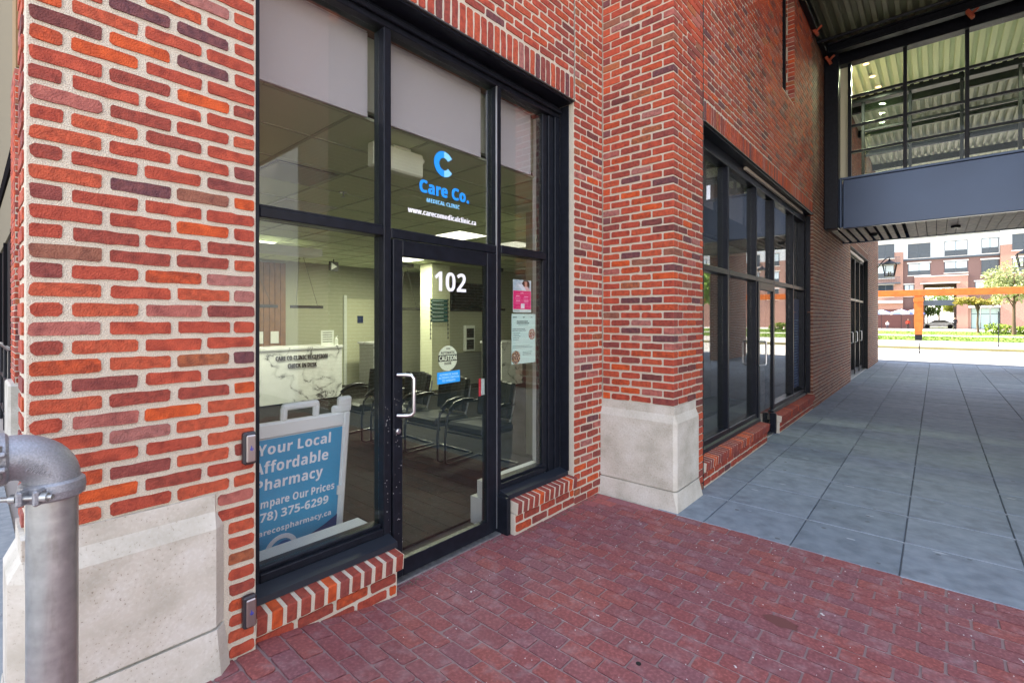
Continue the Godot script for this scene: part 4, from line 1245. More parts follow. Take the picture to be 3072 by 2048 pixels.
func lantern(at: Vector3, from: Vector3, label: String) -> void:
	var t := thing("lantern", label, "lantern", at, "black lanterns of the passage end")
	var m := metal()
	var st := Mb.new()
	for s in [[-1, -1], [1, -1], [1, 1], [-1, 1]]:
		st.tube([Vector3(0.13 * s[0], 0, 0.13 * s[1]), Vector3(0.20 * s[0], 0.42, 0.20 * s[1])], 0.014, 6)
	put(t, "cage", st.mesh(), m)
	var rf := Mb.new()
	rf.lathe([[0.0, 0.64], [0.03, 0.62], [0.05, 0.58], [0.16, 0.52], [0.30, 0.44], [0.30, 0.42], [0.0, 0.42]], 4)
	put(t, "roof", rf.mesh(), m, Transform3D(Basis(Vector3.UP, PI / 4), Vector3.ZERO))
	bx(t, "base", Vector3(-0.15, -0.03, -0.15), Vector3(0.15, 0.0, 0.15), m, 0.01)
	var g := Mb.new()
	g.lathe([[0.17, 0.005], [0.275, 0.418]], 4)
	put(t, "glass", g.mesh(), glass("lantern_glass", lin(0.6, 0.6, 0.6), 0.12), Transform3D(Basis(Vector3.UP, PI / 4), Vector3.ZERO))
	var bl := Mb.new()
	bl.tube([Vector3(-0.03, 0.0, 0), Vector3(-0.03, 0.16, 0)], 0.02, 8)
	bl.tube([Vector3(0.03, 0.0, 0), Vector3(0.03, 0.16, 0)], 0.02, 8)
	put(t, "bulb", bl.mesh(), mat("bulb_glass", lin(0.3, 0.28, 0.25), 0.3))
	var br := Mb.new()
	br.tube([from - at, Vector3((from - at).x * 0.4, (from - at).y + 0.30, 0), Vector3(0, 0.70, 0), Vector3(0, 0.62, 0)], 0.018, 8)
	put(t, "bracket", br.mesh(), m)

func apartments() -> void:
	var t := thing("apartment_building", "pink and grey apartment building with a tall archway across the plaza", "building", Vector3(0, 0, -100))
	var n := noise("brickfar", 0.05, grey(0.7), grey(1.0))
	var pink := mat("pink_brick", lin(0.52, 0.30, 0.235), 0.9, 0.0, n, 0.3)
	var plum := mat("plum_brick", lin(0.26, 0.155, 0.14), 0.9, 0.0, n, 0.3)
	var white := mat("white_panel", lin(0.66, 0.67, 0.68), 0.8)
	var slate := mat("slate_trim", lin(0.06, 0.075, 0.095), 0.6)
	var stone := mat("stone_trim", lin(0.62, 0.58, 0.54), 0.8)
	# masses, left to right; an opening is left for the archway
	var W := func(called: String, x0: float, x1: float, y0: float, y1: float, z0: float, z1: float, m: Material) -> void:
		bx(t, called, Vector3(x0, y0, z0), Vector3(x1, y1, z1), m)
	for side in [[-34.0, -4.0], [7.0, 34.0]]:
		W.call("wall", side[0], side[1], 0.0, 12.4, -16.0, 0.55, pink)
		W.call("upper_wall", side[0], side[1], 12.4, 16.5, -16.0, 0.5, white)
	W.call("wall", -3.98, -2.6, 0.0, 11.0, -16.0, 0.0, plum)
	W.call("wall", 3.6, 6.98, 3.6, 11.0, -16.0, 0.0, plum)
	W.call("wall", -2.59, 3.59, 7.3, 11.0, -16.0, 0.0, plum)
	W.call("upper_wall", -3.98, 6.98, 11.2, 16.5, -16.0, 0.05, white)
	W.call("band", -4.0, 6.98, 10.95, 11.2, -1.0, 0.22, slate)
	W.call("band", -4.0, 6.98, 14.45, 14.7, -1.0, 0.2, slate)
	W.call("roof", -34.0, 34.0, 16.5, 17.0, -16.0, 1.2, slate)
	# the arch portal stands proud
	W.call("arch_pier", -2.58, -1.54, 0.0, 8.2, -15.9, 0.75, pink)
	W.call("arch_pier", 2.33, 3.58, 0.0, 8.2, -15.9, 0.75, pink)
	W.call("arch_lintel", -1.54, 2.33, 7.25, 8.2, -15.9, 0.74, pink)
	W.call("arch_cap", -2.62, 3.62, 8.2, 8.36, -15.9, 0.85, stone)
	W.call("arch_beam", -1.53, 2.32, 3.75, 4.55, -1.2, 0.2, slate)
	W.call("arch_beam", -1.53, 2.32, 6.1, 6.35, -0.6, 0.2, slate)
	W.call("arch_canopy", -1.9, 2.7, 7.1, 7.24, 0.0, 1.1, stone)
	W.call("wall", 3.6, 6.98, 0.0, 0.12, -16, 0.5, stone)
	W.call("wall", 7.0, 8.2, 0.0, 3.6, -6.0, 0.52, pink)
	W.call("wall", 3.59, 3.9, 0.0, 3.6, -6.0, 0.3, pink)
	W.call("wall", -34.0, -4.02, 4.2, 4.6, 0.55, 1.5, stone)
	W.call("dark_shop", -34.0, -2.62, 0.1, 3.2, 0.55, 0.62, mat("dark_shop", lin(0.10, 0.035, 0.03), 0.7))
	W.call("wall", 3.62, 6.98, 3.3, 3.6, -2.0, 0.9, stone)
	# windows: x centre, width, y0, y1, z of the wall, blinds down
	var wins := [[-2.05, 2.75, 11.3, 13.6, 0.05, 0], [2.25, 2.6, 11.3, 13.6, 0.05, 1], [5.95, 1.8, 11.35, 13.6, 0.05, 1], [-2.05, 2.7, 8.6, 10.45, 0.0, 1], [2.25, 2.6, 8.75, 10.45, 0.0, 1], [5.95, 1.8, 8.2, 10.4, 0.0, 0], [-3.25, 1.25, 5.3, 7.1, 0.0, 1], [5.5, 2.3, 5.7, 7.2, 0.0, 1]]
	for i in 8:
		for x in [9.3 + i * 3.3, -6.2 - i * 3.6]:
			wins.append([x, 2.2, 11.5, 13.8, 0.55 if x > 0 else 0.55, i % 2])
			wins.append([x, 2.2, 8.3, 10.4, 0.55, 1])
			wins.append([x, 2.0, 5.3, 7.2, 0.55, i % 3])
	for q in wins:
		var f := bx(t, "window", Vector3(q[0] - q[1] * 0.5, q[2], q[4]), Vector3(q[0] + q[1] * 0.5, q[3], q[4] + 0.06), slate)
		var off := f.position
		for k in 2:
			var x0: float = q[0] - q[1] * 0.5 + 0.09 + k * (q[1] * 0.5 - 0.04)
			var x1: float = x0 + q[1] * 0.5 - 0.14
			var ym: float = lerpf(q[2], q[3], 0.36)
			for yy in [[q[2] + 0.09, ym - 0.05, false], [ym + 0.05, q[3] - 0.09, true]]:
				bx(f, "pane", Vector3(x0, yy[0], q[4] + 0.05) - off, Vector3(x1, yy[1], q[4] + 0.075) - off, mat("blind_pane", lin(0.50, 0.58, 0.62), 0.15) if yy[2] and q[5] else mat("dark_pane", lin(0.03, 0.045, 0.06), 0.06))
		bx(f, "lintel", Vector3(q[0] - q[1] * 0.5 - 0.12, q[3] + 0.004, q[4] - 0.02) - off, Vector3(q[0] + q[1] * 0.5 + 0.12, q[3] + 0.22, q[4] + 0.16) - off, stone)
		bx(f, "sill", Vector3(q[0] - q[1] * 0.5 - 0.1, q[2] - 0.14, q[4] - 0.02) - off, Vector3(q[0] + q[1] * 0.5 + 0.1, q[2] - 0.004, q[4] + 0.14) - off, stone)
	# shop window right of the arch
	for k in 3:
		var f := bx(t, "shop_window", Vector3(3.92 + k * 1.03, 0.14, -0.06), Vector3(4.93 + k * 1.03, 3.28, 0.0), slate)
		bx(f, "pane", Vector3(3.99 + k * 1.03, 0.22, -0.02) - f.position, Vector3(4.87 + k * 1.03, 2.35, 0.02) - f.position, mat("pale_pane", lin(0.34, 0.46, 0.44), 0.1))
		bx(f, "pane", Vector3(3.99 + k * 1.03, 2.45, -0.02) - f.position, Vector3(4.87 + k * 1.03, 3.2, 0.02) - f.position, mats["pale_pane"])
	# balconies on the left mass
	for y in [7.3, 10.5]:
		var bal := bx(t, "balcony", Vector3(-9.2, y, 0.56), Vector3(-4.3, y + 0.18, 1.7), slate)
		bx(bal, "rail", Vector3(-9.2, y + 1.0, 1.63) - bal.position, Vector3(-4.3, y + 1.06, 1.69) - bal.position, slate)
		for i in 24:
			bx(bal, "baluster", Vector3(-9.15 + i * 0.208, y + 0.18, 1.645) - bal.position, Vector3(-9.12 + i * 0.208, y + 1.0, 1.675) - bal.position, slate)

# ---------------------------------------------------------------- the clinic behind the glass
func clinic_room() -> void:
	var r := structure("room")
	var wall := mat("cream_wall", lin(0.345, 0.35, 0.262), 0.85)
	var white := mat("white_board", lin(0.62, 0.64, 0.60), 0.7)
	bx(r, "subfloor", Vector3(-11.0, -0.2, -12.1), Vector3(-2.62, -0.004, -1.0), mat("subfloor", lin(0.05, 0.045, 0.04), 0.9))
	for i in 4:
		mat("floor_plank_%d" % i, [lin(0.013, 0.011, 0.0095), lin(0.016, 0.0135, 0.0115), lin(0.0105, 0.009, 0.0078), lin(0.014, 0.012, 0.010)][i], 0.62, 0.0, noise("plankgrain", 0.02, grey(0.7), grey(1.0), 512, 5), 0.7).metallic_specular = 0.16
	for i in 37:
		var z := -1.2 - i * 0.18
		var x := -2.80 - rng.randf_range(0.0, 0.9)
		var x0 := -2.80
		while x0 > -10.5 and z > -7.4:
			bx(r, "plank", Vector3(maxf(x, -10.8), -0.003, z - 0.178), Vector3(x0 - 0.002, 0.017, z), mats["floor_plank_%d" % (rng.randi() % 4)], 0.0015)
			x0 = x
			x -= rng.randf_range(1.5, 2.2)
	bx(r, "floor", Vector3(-10.8, -0.003, -1.198), Vector3(-2.80, 0.016, -0.99), mats["floor_plank_0"])
	bx(r, "floor", Vector3(-10.8, -0.003, -12.0), Vector3(-2.80, 0.016, -7.36), mats["floor_plank_0"])
	bx(r, "wall", Vector3(-11.0, 0.0, -12.1), Vector3(-10.82, 3.2, -1.0), wall)
	bx(r, "wall", Vector3(-10.82, 0.0, -0.985), Vector3(-2.625, 3.4, -0.90), wall)
	bx(r, "wall", Vector3(-10.82, 0.0, -12.1), Vector3(-3.63, 3.2, -12.0), wall)
	bx(r, "wall", Vector3(-3.66, 0.0, -12.0), Vector3(-3.625, 3.2, -4.5), wall)
	bx(r, "wall", Vector3(-3.66, 0.0, -4.50), Vector3(-2.63, 3.2, -4.40), wall)
	bx(r, "wall", Vector3(-2.72, 0.0, -4.395), Vector3(-2.63, 3.2, -3.50), wall)
	bx(r, "tv_wall", Vector3(-9.0, 0.80, -12.0), Vector3(-8.62, 2.87, -7.44), wall)
	bx(r, "wainscot", Vector3(-9.0, 0.0, -12.0), Vector3(-8.60, 0.80, -7.44), mat("grey_wainscot", lin(0.20, 0.205, 0.19), 0.7))
	bx(r, "pillar", Vector3(-8.9, 0.0, -7.43), Vector3(-8.48, 2.87, -6.90), mat("pale_pillar", lin(0.55, 0.56, 0.40), 0.8))
	# ceiling tiles in a black-shadowed grid
	bx(r, "ceiling_slab", Vector3(-10.9, 2.93, -12.1), Vector3(-2.745, 3.2, -0.9), mat("subfloor", Color.BLACK))
	bx(r, "window_bulkhead", Vector3(-2.74, 2.93, -3.49), Vector3(-2.70, 3.52, -0.885), wall)
	bx(r, "window_bulkhead", Vector3(-2.74, 3.20, -3.49), Vector3(-2.615, 3.52, -3.482), wall)
	for i in 3:
		mat("ceiling_tile_%d" % i, [lin(0.76, 0.83, 0.55), lin(0.74, 0.81, 0.53), lin(0.78, 0.85, 0.57)][i], 0.9, 0.0, noise("tilespeck", 0.3, grey(0.86), grey(1.0), 512, 2), 3.0)
	var lights := ["-5.07,-4.625", "-5.07,-5.845", "-8.12,-2.795", "-8.12,-5.845", "-5.07,-2.185"]
	var no_tile := ["-3.85,-1.575"]
	for i in 13:
		for k in 19:
			var x1 := -2.63 - i * 0.61
			var z1 := -0.965 - (k - 1) * 0.61
			x1 = -3.24 - (i - 1) * 0.61
			var key := "%.2f,%.3f" % [x1, z1]
			if key in lights or key in no_tile or k == 0: continue
			bx(r, "ceiling_tile", Vector3(x1 - 0.598, 2.878, z1 - 0.598), Vector3(minf(x1 - 0.012, -2.70), 2.892, z1 - 0.012), mats["ceiling_tile_%d" % (rng.randi() % 3)])
	var grid := Mb.new()
	for i in 14:
		grid.box(Vector3(minf(-2.63 - i * 0.61, -2.705), 2.880, -6.5), Vector3(0.024, 0.016, 10.9))
	for k in 19:
		grid.box(Vector3(-6.75, 2.8805, -0.965 - k * 0.61), Vector3(8.06, 0.0165, 0.024))
	put(r, "ceiling_grid", grid.mesh(), mat("ceiling_grid", lin(0.40, 0.44, 0.30), 0.6)).set_meta("kind", "stuff")
	# inner window boards
	bx(r, "window_board", Vector3(-2.73, 0.02, -1.66), Vector3(-2.625, 0.335, -0.99), white)
	bx(r, "window_board", Vector3(-2.75, 0.335, -1.64), Vector3(-2.615, 0.36, -0.99), white, 0.003)
	bx(r, "window_board", Vector3(-2.745, 0.02, -3.49), Vector3(-2.625, 0.23, -2.62), white)
	bx(r, "window_board", Vector3(-2.695, 0.232, -3.49), Vector3(-2.615, 0.36, -2.64), white, 0.003)
	bx(r, "window_reveal", Vector3(-2.71, 0.36, -3.499), Vector3(-2.615, 3.4, -3.35), white)
	bx(r, "bulkhead", Vector3(-7.9, 2.64, -3.86), Vector3(-7.55, 2.755, -1.11), white, 0.004)
	var n := 0
	for q in [[-5.07, -4.625, 1.0, 10.0, "lit square ceiling panel seen above the clinic door"], [-5.07, -5.845, 0.20, 3.0, "dimmer square ceiling panel seen in the right clinic window"], [-8.12, -2.795, 1.0, 12.0, "unseen lit panel added over the reception counter"], [-8.12, -5.845, 1.0, 12.0, "unseen lit panel added deepest in the clinic"], [-5.07, -2.185, 0.0, 0.0, "unlit square ceiling panel nearest the big window"]]:  # the two deepest lit panels are added out of view to brighten the room
		var o := thing("ceiling_light", q[4], "ceiling light", Vector3(q[0] - 0.305, 2.87, q[1] - 0.305), "square ceiling light panels of the clinic")
		put(o, "frame", boxm(Vector3(0.59, 0.03, 0.59), 0.004), mat("white_trim", Color.WHITE), Transform3D(Basis(), Vector3(0, 0.018, 0)))
		put(o, "diffuser", boxm(Vector3(0.54, 0.008, 0.54)), glow("lit_panel_%d" % n, Color(1.0, 1.0, 0.90), 0.6 * q[2]) if q[2] > 0 else mat("panel_off", lin(0.5, 0.5, 0.42), 0.6), Transform3D(Basis(), Vector3(0, 0.001, 0)))
		if q[3] > 0: lamp(o, "ceiling_panel_light", Vector3(q[0] - 0.305, 2.862, q[1] - 0.305), Vector2(0.52, 0.52), Color(0.98, 1.0, 0.86), q[3] * 0.165)
		n += 1

func marble() -> StandardMaterial3D:
	if mats.has("marble"): return mats["marble"]
	var f := FastNoiseLite.new()
	f.seed = 21; f.frequency = 0.006; f.fractal_octaves = 4
	f.domain_warp_enabled = true
	f.domain_warp_amplitude = 60.0
	f.domain_warp_frequency = 0.004
	var f2 := FastNoiseLite.new()
	f2.seed = 5; f2.frequency = 0.02
	var im := Image.create(384, 384, false, Image.FORMAT_RGB8)
	for y in 384:
		for x in 384:
			var a := absf(f.get_noise_2d(x, y))
			var v := clampf(1.0 - a * 34.0, 0, 1) * clampf(0.55 + f2.get_noise_2d(x, y) * 1.6, 0, 1)
			var soft := clampf(1.0 - a * 7.0, 0, 1) * 0.10
			var c := 0.86 - soft + f2.get_noise_2d(y, x) * 0.03
			c = lerpf(c, 0.20, v * 0.9)
			im.set_pixel(x, y, Color(c, c, c * 1.01))
	return mat("marble", Color(1, 1, 1), 0.25, 0.0, ImageTexture.create_from_image(im), 0.45)

func counter(at: Vector3, len: float, h: float, label: String, dark_end: bool) -> Node3D:
	var t := thing("reception_counter", label, "counter", at, "marble reception counters")
	bx(t, "front_slab", Vector3(-0.06, 0.03, -len), Vector3(0.0, h - 0.05, 0), marble(), 0.004)
	bx(t, "counter_top", Vector3(-0.7, h - 0.05, -len - 0.02), Vector3(0.02, h, 0.02), marble(), 0.004)
	bx(t, "plinth", Vector3(-0.6, 0.0, -len + 0.03), Vector3(-0.03, 0.03, -0.03), metal())
	bx(t, "end_panel", Vector3(-0.68, 0.03, -len - 0.02) , Vector3(-0.062, h - 0.052, -len + 0.03), metal() if dark_end else marble())
	bx(t, "body", Vector3(-0.66, 0.03, -len + 0.032), Vector3(-0.062, h - 0.052, -0.01), mat("counter_body", lin(0.3, 0.3, 0.28), 0.7))
	return t

func chair_proto(label: String, at: Vector3, turn: float) -> Node3D:
	var t := thing("waiting_chair", label, "chair", at, "black waiting-room armchairs", turn)
	var vin := mat("black_vinyl", lin(0.007, 0.009, 0.011), 0.45)
	var fr := mat("black_frame", lin(0.008, 0.009, 0.010), 0.3)
	put(t, "seat", boxm(Vector3(0.54, 0.10, 0.52), 0.03), vin, Transform3D(Basis.from_euler(Vector3(-0.06, 0, 0)), Vector3(0, 0.435, 0.02)))
	var bk := Mb.new()
	for i in 5:
		var a := (i - 2) * 0.19
		bk.xf = Transform3D(Basis(Vector3.UP, -a), Vector3(sin(a) * 0.52, 0.70, -0.27 + (1.0 - cos(a)) * 0.5)) * Transform3D(Basis.from_euler(Vector3(-0.17, 0, 0)), Vector3.ZERO)
		bk.box(Vector3.ZERO, Vector3(0.118, 0.42 - absf(i - 2) * 0.015, 0.06), 0.014)
	put(t, "backrest", bk.mesh(), vin)
	for s in [-1.0, 1.0]:
		var f := Mb.new()
		f.tube([Vector3(0.29 * s, 0.015, -0.27), Vector3(0.29 * s, 0.015, 0.22), Vector3(0.29 * s, 0.04, 0.27), Vector3(0.29 * s, 0.30, 0.275), Vector3(0.29 * s, 0.54, 0.24), Vector3(0.29 * s, 0.635, 0.14), Vector3(0.285 * s, 0.665, -0.02), Vector3(0.27 * s, 0.66, -0.16), Vector3(0.245 * s, 0.66, -0.26)], 0.0135, 8)
		put(t, "side_frame", f.mesh(), fr)
		var ar := Mb.new()
		ar.tube([Vector3(0.29 * s, 0.60, 0.215), Vector3(0.29 * s, 0.665, 0.12), Vector3(0.286 * s, 0.685, -0.02), Vector3(0.275 * s, 0.68, -0.15)], [0.014, 0.024, 0.026, 0.016], 8)
		put(t, "armrest", ar.mesh(), fr)
		var u := Mb.new()
		u.tube([Vector3(0.20 * s, 0.40, -0.22), Vector3(0.21 * s, 0.62, -0.285), Vector3(0.20 * s, 0.80, -0.325)], 0.011, 8)
		put(t, "back_post", u.mesh(), mat("dull_chrome", lin(0.30, 0.31, 0.32), 0.3, 0.9))
	var cb := Mb.new()
	cb.tube([Vector3(-0.29, 0.375, 0.24), Vector3(0.29, 0.375, 0.24)], 0.012, 8)
	cb.tube([Vector3(-0.29, 0.015, -0.27), Vector3(0.29, 0.015, -0.27)], 0.0135, 8)
	put(t, "crossbar", cb.mesh(), fr)
	return t

func clinic_furniture() -> void:
	var ink := mat("black_letter", lin(0.008, 0.008, 0.008), 0.5)
	var c1 := counter(Vector3(-9.1, 0.017, -3.0), 2.07, 1.07, "long white marble reception counter behind the left window", false)
	text(c1, "lettering", "CARE CO CLINIC RECEPTION", ink, 1.0, 0.085, Vector3(0.008, 0.87, -1.25), FACE_X, true, 0.014)
	text(c1, "lettering", "CHECK IN DESK", ink, 0.56, 0.085, Vector3(0.008, 0.72, -1.25), FACE_X, true, 0.014)
	var c2 := counter(Vector3(-9.55, 0.017, -6.12), 0.72, 1.07, "short marble counter with a black end, seen through the door glass", true)
	text(c2, "lettering", "CLINIC RECEPTION", ink, 0.62, 0.085, Vector3(0.008, 0.87, -0.36), FACE_X, true, 0.014)
	text(c2, "lettering", "CHECK IN", ink, 0.38, 0.085, Vector3(0.008, 0.72, -0.36), FACE_X, true, 0.014)
	counter(Vector3(-7.6, 0.017, -8.25), 0.75, 1.07, "marble counter seen low in the window right of the door", true)
	# wood slats on the back wall
	var wp := thing("wood_panel", "tall brown timber slat panel on the wall behind reception", "wall panel", Vector3(-10.8, 0.02, -4.37))
	for i in 5:
		bx(wp, "slat", Vector3(-0.016, 0.0, -0.29 + i * 0.118), Vector3(0.02, 2.82, -0.18 + i * 0.118), mat("brown_slat", lin(0.24, 0.10, 0.022), 0.5, 0.0, noise("woodgrain", 0.01, grey(0.8), grey(1.0)), 1.0), 0.003)
	for q in [[-4.1, "white switch plate on the slat panel, left one"], [-4.42, "white switch plate on the slat panel, right one"]]:
		lone("switch_plate", boxm(Vector3(0.012, 0.26, 0.17), 0.004), mat("white_trim", Color.WHITE), q[1], "switch", Transform3D(Basis(), Vector3(-10.772, 1.22, q[0])), "switch plates behind reception")
	var dr := thing("interior_door", "cream interior door with a small blue sign at the back wall", "door", Vector3(-10.81, 0.017, -6.55))
	bx(dr, "leaf", Vector3(0, 0, -0.42), Vector3(0.03, 2.1, 0.42), mat("cream_door", lin(0.50, 0.50, 0.36), 0.6), 0.003)
	bx(dr, "frame", Vector3(0, 0, -0.50), Vector3(0.05, 2.18, -0.425), mats["white_board"], 0.003)
	bx(dr, "frame", Vector3(0, 0, 0.425), Vector3(0.05, 2.18, 0.50), mats["white_board"], 0.003)
	bx(dr, "handle", Vector3(0.03, 1.0, -0.36), Vector3(0.08, 1.03, -0.22), metal(), 0.006)
	bx(dr, "sign_plate", Vector3(0.03, 1.50, -0.02), Vector3(0.04, 1.68, 0.14), mat("navy_plate", lin(0.015, 0.03, 0.10), 0.5))
	# pendants
	for q in [[-3.98, 0.62, "black linear pendant lamp over the reception counter, right of the slats"], [-3.02, 0.72, "black linear pendant lamp over the left end of reception"], [-6.35, 0.62, "black linear pendant lamp hanging behind the clinic door glass"], [-8.4, 0.5, "black linear pendant lamp seen in the right clinic window"]]:
		var o := thing("pendant_lamp", q[2], "pendant lamp", Vector3(-9.0 if q[0] > -8 else -8.1, 1.82, q[0]), "black pendant lamps of the clinic")
		bx(o, "bar", Vector3(-0.03, 0.0, -q[1]), Vector3(0.03, 0.055, 0.0), ink, 0.004)
		for k in 2:
			var mb := Mb.new()
			mb.tube([Vector3(0, 0.05, -0.1 - k * (q[1] - 0.2)), Vector3(0, 0.97, -0.16 - k * 0.08)], 0.004, 5)
			put(o, "cable", mb.mesh(), ink)
		bx(o, "canopy", Vector3(-0.06, 0.97, -0.40), Vector3(0.06, 1.05, -0.02), ink, 0.004)
	# exit sign with an arrow
	var ex := thing("exit_sign", "small black ceiling sign with a white arrow, deep in the clinic", "sign", Vector3(-9.5, 2.62, -5.1))
	bx(ex, "box", Vector3(-0.02, 0.0, -0.10), Vector3(0.02, 0.20, 0.10), ink, 0.004)
	var ar := Mb.new()
	ar.prism(PackedVector2Array([Vector2(-0.06, -0.075), Vector2(0.065, 0.0), Vector2(-0.06, 0.075)]), 0.0, 0.004)
	put(ex, "arrow", ar.mesh(), mat("white_letter", lin(0.8, 0.8, 0.8), 0.5), Transform3D(FACE_X, Vector3(0.022, 0.10, 0)))
	bx(ex, "stem", Vector3(-0.01, 0.20, -0.01), Vector3(0.01, 0.255, 0.01), ink)
	# television, niche, directory
	var tv := thing("television", "black wall television seen through the clinic door", "television", Vector3(-8.61, 1.80, -8.10))
	put(tv, "case", boxm(Vector3(0.05, 0.68, 1.14), 0.008), ink, Transform3D(Basis.from_euler(Vector3(0, 0, -0.08)), Vector3(0.045, 0.35, 0)))
	put(tv, "screen", boxm(Vector3(0.006, 0.63, 1.09)), mat("dead_screen", lin(0.006, 0.006, 0.007), 0.12), Transform3D(Basis.from_euler(Vector3(0, 0, -0.08)), Vector3(0.071, 0.351, 0)))
	var ni := thing("wall_niche", "white wall box with two dark compartments under the television", "wall box", Vector3(-8.61, 0.84, -8.12))
	bx(ni, "frame", Vector3(0, 0, -0.16), Vector3(0.09, 0.62, 0.16), mats["white_board"], 0.004)
	bx(ni, "compartment", Vector3(0.088, 0.04, -0.12), Vector3(0.094, 0.28, 0.12), ink)
	bx(ni, "compartment", Vector3(0.088, 0.32, -0.12), Vector3(0.094, 0.55, 0.12), ink)
	var di := thing("directory_sign", "directory of six teal name strips hung on the pale pillar", "sign", Vector3(-8.47, 1.15, -7.1))
	for i in 6:
		bx(di, "name_strip", Vector3(0.0, 0.84 - i * 0.088, -0.24), Vector3(0.012, 0.915 - i * 0.088, 0.24), mat("teal_strip", lin(0.02, 0.10, 0.10), 0.5), 0.002)
		bx(di, "strip_text", Vector3(0.012, 0.87 - i * 0.088, -0.12), Vector3(0.0135, 0.888 - i * 0.088, 0.21), mat("pale_text", lin(0.55, 0.62, 0.6), 0.6))
	for s in [-1.0, 1.0]:
		bx(di, "strap", Vector3(0.0, 0.0, 0.255 * s - 0.008), Vector3(0.008, 0.93, 0.255 * s + 0.008), mat("grey_strap", lin(0.2, 0.2, 0.2), 0.6))
		for i in 10:
			bx(di, "peg", Vector3(0.008, 0.03 + i * 0.097, 0.255 * s - 0.022), Vector3(0.016, 0.05 + i * 0.097, 0.255 * s + 0.022), ink)
	# small things on the counters
	var card := thing("notice_card", "white notice card standing on the long reception counter", "notice", Vector3(-9.15, 1.09, -4.78))
	put(card, "card", boxm(Vector3(0.006, 0.30, 0.27)), mats["white_board"], Transform3D(Basis(), Vector3(0, 0.15, 0)))
	for i in 5:
		bx(card, "print_line", Vector3(0.003, 0.25 - i * 0.045, -0.10), Vector3(0.0045, 0.262 - i * 0.045, 0.10), ink)
	for q in [[-4.97, "clear hand-sanitiser bottle on the long counter beside the notice card"], [-6.75, "white pump bottle on the black-ended counter"]]:
		var o := thing("pump_bottle", q[1], "bottle", Vector3(-9.15 if q[0] > -5 else -9.65, 1.09, q[0]))
		var l := Mb.new()
		l.lathe([[0.0, 0.0], [0.035, 0.0], [0.035, 0.12], [0.012, 0.15], [0.012, 0.17], [0.0, 0.17]], 12)
		put(o, "bottle", l.mesh(), mats["white_board"])
		bx(o, "pump", Vector3(-0.008, 0.17, -0.008), Vector3(0.045, 0.19, 0.008), mats["white_board"])
	# chairs in a row with their backs to the right
	var c0 := chair_proto("black waiting chair nearest the right window", Vector3(-3.72, 0.017, -3.72), 0.06)
	dup(c0, "black waiting chair second from the right window", Vector3(-4.42, 0.017, -3.70), 0.02)
	dup(c0, "black waiting chair behind the door handle", Vector3(-5.12, 0.017, -3.68), -0.03)
	dup(c0, "black waiting chair seen at the edge of the big left window", Vector3(-5.85, 0.017, -3.62), 0.05)
	# ceiling fittings
	var di2 := thing("air_diffuser", "square ceiling air diffuser seen through the left transom", "air vent", Vector3(-4.155, 2.87, -1.88))
	bx(di2, "plenum", Vector3(-0.30, 0.03, -0.30), Vector3(0.30, 0.05, 0.30), ink)
	bx(di2, "plate", Vector3(-0.25, -0.012, -0.25), Vector3(0.25, 0.0, 0.25), mat("grey_plate", lin(0.30, 0.31, 0.25), 0.6), 0.004)
	for s in [-1.0, 1.0]:
		bx(di2, "rim", Vector3(-0.30, 0.0, 0.285 * s - 0.015), Vector3(0.30, 0.03, 0.285 * s + 0.015), mats["ceiling_grid"])
		bx(di2, "rim", Vector3(0.285 * s - 0.015, 0.0, -0.27), Vector3(0.285 * s + 0.015, 0.03, 0.27), mats["ceiling_grid"])
	var sp := Mb.new()
	sp.lathe([[0.0, -0.05], [0.022, -0.05], [0.022, -0.045], [0.006, -0.04], [0.008, -0.008], [0.04, -0.006], [0.04, 0.002]], 14)
	lone("sprinkler", sp.mesh(), mat("dull_chrome", Color.WHITE), "small fire sprinkler in the clinic ceiling left of the door", "sprinkler", Transform3D(Basis(), Vector3(-4.43, 2.878, -2.48)))
	var spk := Mb.new()
	spk.lathe([[0.0, -0.004], [0.09, -0.006], [0.105, -0.012], [0.115, 0.0]], 24)
	lone("ceiling_speaker", spk.mesh(), mats["ceiling_tile_2"], "round ceiling speaker seen through the door transom", "speaker", Transform3D(Basis(), Vector3(-4.1, 2.877, -3.05)))
	var ac := thing("air_curtain", "white boxed unit hung inside above the clinic door", "air curtain", Vector3(-2.96, 2.66, -2.03))
	bx(ac, "case", Vector3(-0.04, 0.02, -0.26), Vector3(0.05, 0.195, 0.17), mat("ivory_case", lin(0.72, 0.76, 0.56), 0.5), 0.012)
	bx(ac, "lip", Vector3(-0.03, 0.195, -0.15), Vector3(0.04, 0.212, 0.0), mats["ivory_case"], 0.004)
	bx(ac, "knob", Vector3(-0.02, 0.14, -0.295), Vector3(0.02, 0.18, -0.262), mats["ivory_case"], 0.008)
	pharmacy_sign()

